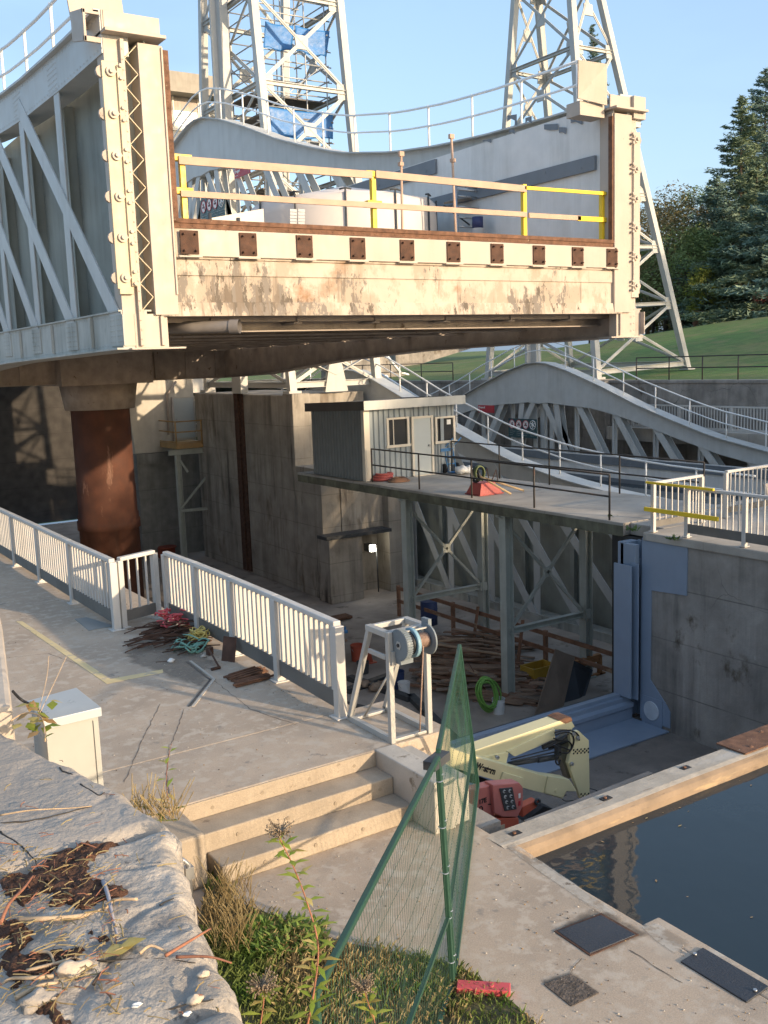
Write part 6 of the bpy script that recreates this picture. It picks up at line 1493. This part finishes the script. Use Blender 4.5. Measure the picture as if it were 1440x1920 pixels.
# broad weeds
wm = MB()
for k in range(240):
    p = at(rnd(450,600), rnd(1735,1800), z=-.48)
    if p.x < 2.0: continue
    p.x += rnd(-.05,.1)
    for _ in range(3): leaf(wm, p+Vector((0,0,rnd(0,.03))), (rnd(-1,1),rnd(-1,1),rnd(.1,.9)), .028, rnd(.06,.11))
o = wm.build('ground_weeds', leafmat('weed green', (.15,.27,.05), (.28,.37,.09), 5, .35), kind='stuff'); tag(o, 'leafy green weeds at the top of the grass strip', 'weeds')
dm = MB()
for k in range(210):
    p = at(rnd(398,472), rnd(1660,1790), z=-.45)
    if not (1.5 < p.x < 3.2): continue
    th = rnd(0,6.28); h = rnd(.08,.28); q = p+Vector((math.cos(th)*h*.5, math.sin(th)*h*.5, h)); dm.tube([p, (p+q)/2+Vector((0,0,h*.12)), q], .0024, 4, cap=False)
o = dm.build('dry_grass', straw, kind='stuff'); tag(o, 'dry golden grass against the face of the near wall', 'grass')
# goldenrod
def goldenrod(name, px_pts, zs, label, leaves, head, r=.004, seed=1):
    random.seed(seed); P = [at(u, v, y=yy) for (u, v, yy) in px_pts]; C = curve_pts(P, 8)
    t = thing(name, P[0], label, 'plant'); m = MB(); m.tube(C, r, 6, r2=r*.5); m.build('stem', twigr, t)
    lv = MB(); n = len(C)
    for k in range(leaves):
        f = .05+.8*k/leaves; p = C[int(f*(n-1))]; th = k*2.4; leaf(lv, p, (math.cos(th), math.sin(th)*.8, rnd(-.1,.45)), .021, rnd(.06,.10)*(1-.3*f), 0 if random.random() < .75 else 1)
    lv.build('leaves', [leafmat('bright leaf', (.30,.42,.06), (.46,.5,.1), 8, .4), yl], t)
    if head:
        h = MB()
        for k in range(160):
            a = C[int(n*.86)]; b = C[-1]; p = a.lerp(b, random.random()); th = rnd(0,6.28); d = Vector((math.cos(th), math.sin(th), rnd(-.2,.8)))*rnd(.01,.05); h.tube([p, p+d], .0012, 3, cap=False); lump(h, p+d, .0035,.0035,.0035,.5,k,6)
        h.build('seed_head', leafmat('seed head', (.25,.19,.13), (.38,.30,.21), 20, .2), t)
    return t
goldenrod('goldenrod', [(575,1930,2.7),(590,1850,2.74),(596,1770,2.8),(575,1690,2.86),(548,1620,2.9),(524,1570,2.92),(526,1556,2.92)], None, 'tall leaning goldenrod with a grey seed head before the steps', 60, True, seed=2)
goldenrod('goldenrod', [(700,1990,2.6),(705,1930,2.65),(690,1880,2.7),(680,1848,2.72)], None, 'short stalk with tan seed head behind the green panel', 22, True, .003, seed=3)
goldenrod('goldenrod', [(470,2010,2.4),(485,1940,2.45),(495,1870,2.5),(490,1850,2.5)], None, 'low dry stalk at the bottom edge beside the wall', 16, True, .003, seed=4)
goldenrod('weed_stalk', [(318,1530,4.2),(312,1460,4.5),(318,1410,4.7),(322,1395,4.8)], None, 'thin dry stalk rising at the wall edge before the walkway', 10, False, .0025, seed=5)
m = MB(); random.seed(6)
for k in range(90):
    p = at(rnd(235,335), rnd(1515,1545), z=1.85); p.x = max(p.x, 1.15); th = rnd(0,6.28); h = rnd(.04,.16); m.tube([p, p+Vector((math.cos(th)*h*.6, math.sin(th)*h*.6, h))], .002, 4, cap=False)
    if k % 3 == 0: leaf(m, p, (math.cos(th), math.sin(th), .4), .015, .06, 1)
o = m.build('wall_weeds', [straw, leafmat('vine green', (.13,.2,.03), (.32,.34,.06), 9, .3)], kind='stuff'); tag(o, 'dry weeds growing on the wall edge by the steps', 'weeds')
for (u, v, lab) in ((1186,995,'small green weed growing on top of the blue frame'), (1146,972,'moss and weed at the corner of the platform edge'), (1262,1012,'tiny weed at the foot of the yellow barrier post')):
    p = at(u, v, z=-.05); m = MB()
    for k in range(26): th = rnd(0,6.28); leaf(m, p+Vector((rnd(-.1,.1),rnd(-.1,.1),0)), (math.cos(th), math.sin(th), rnd(.2,1.2)), .06, rnd(.08,.2))
    m.build('weed', leafmat('wall weed', (.10,.17,.05), (.2,.26,.09), 6, .3), top=(lab, 'weed'))

# ================================================================ grassy bank, trees
def hillz(x, y):
    if x < 36.6: return 2.40
    s = min(1, (x-36.6)/44); s = s*s*(3-2*s)
    q = min(1, max(0, (y-38)/55)); q = q*q*(3-2*q)
    far = max(0, x-82)*.01
    return 2.40+4.9*s*(1-.72*q)+far+.12*nz(x,y,.12)*s
m = MB(); nx, ny = 60, 60; vs = []
for j in range(ny+1):
    for i in range(nx+1):
        x = 36.55+ (i/nx)**1.6*520; y = -120+ (j/ny)*620; 
        vs.append((x, y, hillz(x, y)))
m.add(vs, [(j*(nx+1)+i, j*(nx+1)+i+1, (j+1)*(nx+1)+i+1, (j+1)*(nx+1)+i) for j in range(ny) for i in range(nx)], 0, True)
t = NT('bank grass'); c = t.mix(t.ramp(t.noise(.12, 5), .35, .65), (.09,.175,.03), (.16,.17,.05)); c = t.mix(t.ramp(t.noise(1.2, 8), .4, .75), c, (.06,.105,.02)); c = t.mix(t.ramp(t.noise(.5,6), .52,.75), c, (.21,.17,.07))
t.l.new(c, t.b.inputs['Base Color']); t.b.inputs['Roughness'].default_value = .95; t.bump(t.noise(9, 5), .8, .08)
m.build('grass_bank', t.m, kind='structure')
m = MB(); m.add([(-600,66,-6),(600,66,-6),(600,900,-6),(-600,900,-6)], [(0,1,2,3)]); m.build('ground', t.m, kind='structure')

spr = leafmat('spruce needles', (.11,.17,.12), (.24,.30,.17), .5, .12)
pine = leafmat('pine needles', (.11,.19,.165), (.24,.32,.24), .5, .12)
dec = leafmat('turning leaves', (.15,.16,.07), (.29,.20,.09), .35, .25)
decg = leafmat('green leaves', (.16,.23,.08), (.30,.35,.13), .4, .25)
ygr = leafmat('yellow green leaves', (.20,.24,.04), (.32,.30,.06), .6, .35)
bushm = leafmat('grey bush', (.12,.10,.075), (.2,.17,.12), .8, .2)
def conifer(p, h, r, mat, label, seed, n=11000, bare=.06, droop=.25, group='trees on the bank'):
    random.seed(seed); p = Vector(p); t = thing('conifer_tree', p, label, 'tree', group)
    m = MB(); m.cyl(p, p+Vector((0,0,h*.97)), h*.016+.05, 9, r2=.03)
    lv = MB(); nb = int(h*9); boughs = []
    for k in range(nb):
        f = bare+(1-bare)*(k+.5)/nb; th = rnd(0,6.28); L = r*1.15*(1-f)**.75*rnd(.6,1.15)+.2; b = p+Vector((0,0,h*f)); d = Vector((math.cos(th), math.sin(th), -droop+ .5*f)); boughs.append((b, d, L))
        m.tube([b, b+d*L*.5, b+d*L*.9+Vector((0,0,L*.08))], .035, 4, r2=.01, cap=False)
    tot = sum(L for _,_,L in boughs)
    for (b, d, L) in boughs:
        sd = Vector((-d.y, d.x, 0))
        for q in range(max(6, int(n*L/tot))):
            a = random.random()**.85; wv = L*.46*(1-a*.55)
            c = b+d*L*a+sd*rnd(-wv,wv)+Vector((0,0,L*.08*a*a-rnd(0,.12*L)+.0)); s = rnd(.17,.40)*(.7+r*.06)
            e1 = Vector((rnd(-1,1), rnd(-1,1), rnd(-.5,.3))).normalized()*s; e2 = Vector((rnd(-1,1), rnd(-1,1), rnd(-1,.4))).normalized()*s*.45
            lv.add([c-e1, c+e2, c+e1], [(0,1,2)])
    m.build('trunk', bark, t); lv.build('crown', mat, t); return t
def broadleaf(p, h, r, mat, label, seed, n=9000, cl=26, base=.25, group='trees on the bank', leafs=.16):
    random.seed(seed); p = Vector(p); t = thing('broadleaf_tree', p, label, 'tree', group); m = MB(); lv = MB()
    top = p+Vector((0,0,h*.7)); m.tube([p, p+Vector((.1,0,h*.3)), top], .05+h*.018, 8, r2=.05)
    for k in range(cl):
        th = rnd(0,6.28); f = rnd(base,1); rr = r*math.sqrt(max(.05, 1-((f-.55)/.55)**2))*rnd(.3,1); c = p+Vector((math.cos(th)*rr, math.sin(th)*rr, h*f)); s = r*rnd(.22,.42)
        m.tube([p+Vector((0,0,h*min(.68, f*.6))), c], .05, 4, r2=.015, cap=False)
        for q in range(n//cl):
            d = Vector((random.gauss(0,1), random.gauss(0,1), random.gauss(0,.75))); d = d/max(.6, d.length)*s*rnd(.6,1.15); g = c+d; l = leafs*rnd(.6,1.3)
            e1 = Vector((rnd(-1,1), rnd(-1,1), rnd(-.6,.6))).normalized()*l; e2 = Vector((rnd(-1,1), rnd(-1,1), rnd(-1,1))).normalized()*l*.7; lv.add([g-e1, g+e2, g+e1], [(0,1,2)])
    m.build('trunk', bark, t); lv.build('crown', mat, t); return t
def place(u, v_top, dist_x):
    q = at(u, v_top, x=dist_x); b = Vector((q.x, q.y, hillz(q.x, q.y)-.1)); return b, q.z-b.z
TR = [('c',1392,180,86,5.2,spr,'tall pointed spruce, its tip standing clear against the sky',1,16000),
      ('c',1437,128,92,6.6,pine,'tallest blue green pine at the right edge of the frame',2,16000),
      ('c',1345,330,82,5.0,pine,'broad blue green pine in the middle of the tree group',3,11000),
      ('c',1420,300,80,5.4,spr,'dark spruce just right of the pointed one',4,12000),
      ('b',1250,385,80,5.5,dec,'reddish brown turning tree beside the sloping tower leg',5,11000),
      ('b',1293,365,92,4.5,decg,'light green feathery tree top between the brown tree and the pines',6,8000),
      ('b',1215,395,98,5,dec,'brownish tree partly hidden by the sloping tower leg',7,8000),
      ('b',1300,440,79,5.0,decg,'green rounded tree under the pines',8,9000),
      ('c',1375,430,76,4.6,spr,'low dark conifer with branches near the grass',9,9000),
      ('c',1470,330,78,6,pine,'wide dark conifer cut by the right edge of the frame',10,11000),
      ('c',1112,45,75,3.2,pine,'tall pine showing through the right hand lattice tower',11,9000),
      ('b',1330,505,74,1.8,ygr,'small yellow green shrub at the foot of the trees',12,2200),
      ('b',1275,540,76,1.6,bushm,'grey brown bush on the crest of the bank',13,1800),
      ('b',1390,540,78,1.6,ygr,'low yellow shrub right of the stump',14,1500),
      ('b',1435,545,76,1.8,M('red bush leaves',(.25,.07,.05)),'low red tinged shrub at the right edge of the crest',15,1500),
      ('b',1225,470,84,4.5,decg,'dull green tree low beside the tower leg',16,8000)]
for (kd, u, v, dx, r, mt, lab, sd, n) in TR:
    b, h = place(u, v, dx)
    if kd == 'c': conifer(b, h, r*1.12, mt, lab, sd, int(n*1.9))
    else: broadleaf(b, h, r, mt, lab, sd, n, cl=30 if h > 4 else 12, base=.15 if h < 4 else .22, leafs=.2 if h > 4 else .13)
for k in range(9):
    q = at(1200+k*32, 470+10*(k % 3), x=104); b = Vector((q.x, q.y, hillz(q.x,q.y))); broadleaf(b, q.z-b.z+rnd(0,2), 5.5, decg if k % 2 else dec, 'background tree of the far wood behind the pines', 40+k, 5000, cl=18, group='far wood behind the bank', leafs=.3)
b, h = place(1308, 555, 74.5); m = MB(); m.tube([b, b+Vector((0,0,1.5)), b+Vector((.1,0,2.2))], .42, 10, r2=.3); m.build('tree_trunk', M('reddish bark', (.24,.12,.08), .9, var=.3, bump=.6), top=('stout reddish trunk lit at the foot of the trees', 'trunk'))

# unseen wood added behind the camera, shaped to shade platform, lower chamber and bank
random.seed(77); m = MB(); hv = MB()
def shade_ridge(x): return interp([(33.5,0),(35,10.5),(36.4,15.0),(38.5,15.7),(43,16.6),(50,18.5),(58,21.5),(66,24.5),(80,23),(120,19)], x)
for k in range(1500):
    x = rnd(34.2, 118); hgt = shade_ridge(x); z = hgt*(1-random.random()**2.2)-.3; y = -25+rnd(-4,2)*(.4+.6*z/max(hgt,1)); 
    for q in range(14):
        c = Vector((x+random.gauss(0,.75), y+random.gauss(0,.7), z+random.gauss(0,.45)))
        if c.x < 34 or c.z > shade_ridge(c.x)+.4: continue
        e1 = Vector((rnd(-1,1),rnd(-1,1),rnd(-1,1))).normalized()*rnd(.3,.6); e2 = Vector((rnd(-1,1),rnd(-1,1),rnd(-1,1))).normalized()*rnd(.3,.6); m.add([c-e1, c+e2, c+e1], [(0,1,2)])
o = m.build('wood', decg, kind='stuff'); tag(o, 'unseen wood added behind the viewer to shade the platform and bank', 'wood')

# ================================================================ light, sky, camera
SUNV = Vector((.36, -.93, 0)).normalized(); EL = R_(13.5)
toward = Vector((SUNV.x*math.cos(EL), SUNV.y*math.cos(EL), math.sin(EL)))
sd = bpy.data.lights.new('sun', 'SUN'); sd.energy = 2.0; sd.angle = R_(.8); sd.color = (1.0,.77,.52)
so = bpy.data.objects.new('sun', sd); COL.objects.link(so); so.rotation_euler = toward.to_track_quat('Z','Y').to_euler(); so.location = (20,-40,30)
w = bpy.data.worlds.new('World'); scene.world = w; w.use_nodes = True; nt = w.node_tree
sky = nt.nodes.new('ShaderNodeTexSky'); sky.sky_type = 'NISHITA'; sky.sun_disc = False; sky.sun_elevation = EL
sky.sun_rotation = math.atan2(toward.x, toward.y); sky.air_density = 1.0; sky.dust_density = 3.2; sky.ozone_density = 1.2; sky.altitude = 200
tc = nt.nodes.new('ShaderNodeTexCoord'); sq = nt.nodes.new('ShaderNodeVectorMath'); sq.operation = 'MULTIPLY'; sq.inputs[1].default_value = (1,1,2.6); nt.links.new(tc.outputs['Generated'], sq.inputs[0])
nn = nt.nodes.new('ShaderNodeTexNoise'); nn.inputs['Scale'].default_value = 2.3; nn.inputs['Detail'].default_value = 8; nn.inputs['Distortion'].default_value = .4; nt.links.new(sq.outputs[0], nn.inputs['Vector'])
mr = nt.nodes.new('ShaderNodeMapRange'); mr.inputs[1].default_value = .42; mr.inputs[2].default_value = .75; mr.inputs[3].default_value = .5; mr.inputs[4].default_value = .85; nt.links.new(nn.outputs['Fac'], mr.inputs[0])
mc = nt.nodes.new('ShaderNodeMix'); mc.data_type = 'RGBA'; nt.links.new(mr.outputs[0], mc.inputs[0]); nt.links.new(sky.outputs[0], mc.inputs[6]); mc.inputs[7].default_value = (.86,1.3,1.93,1)
bg = nt.nodes['Background']; nt.links.new(mc.outputs[2], bg.inputs[0]); bg.inputs[1].default_value = .15
cd = bpy.data.cameras.new('camera'); cam = bpy.data.objects.new('camera', cd); COL.objects.link(cam); scene.camera = cam
cd.sensor_fit = 'VERTICAL'; cd.sensor_height = 36; cd.sensor_width = 27; cd.lens = F/1920*36; cd.clip_end = 3000; cd.clip_start = .05
Rm = Matrix(((_X.x, -_X.y, -_X.z), (_Y.x, -_Y.y, -_Y.z), (_Z.x, -_Z.y, -_Z.z)))
cam.matrix_world = Matrix.Translation((0,0,CAMH)) @ Rm.to_4x4()
scene.view_settings.view_transform = 'Standard'; scene.view_settings.look = 'None'; scene.view_settings.exposure = 1.58
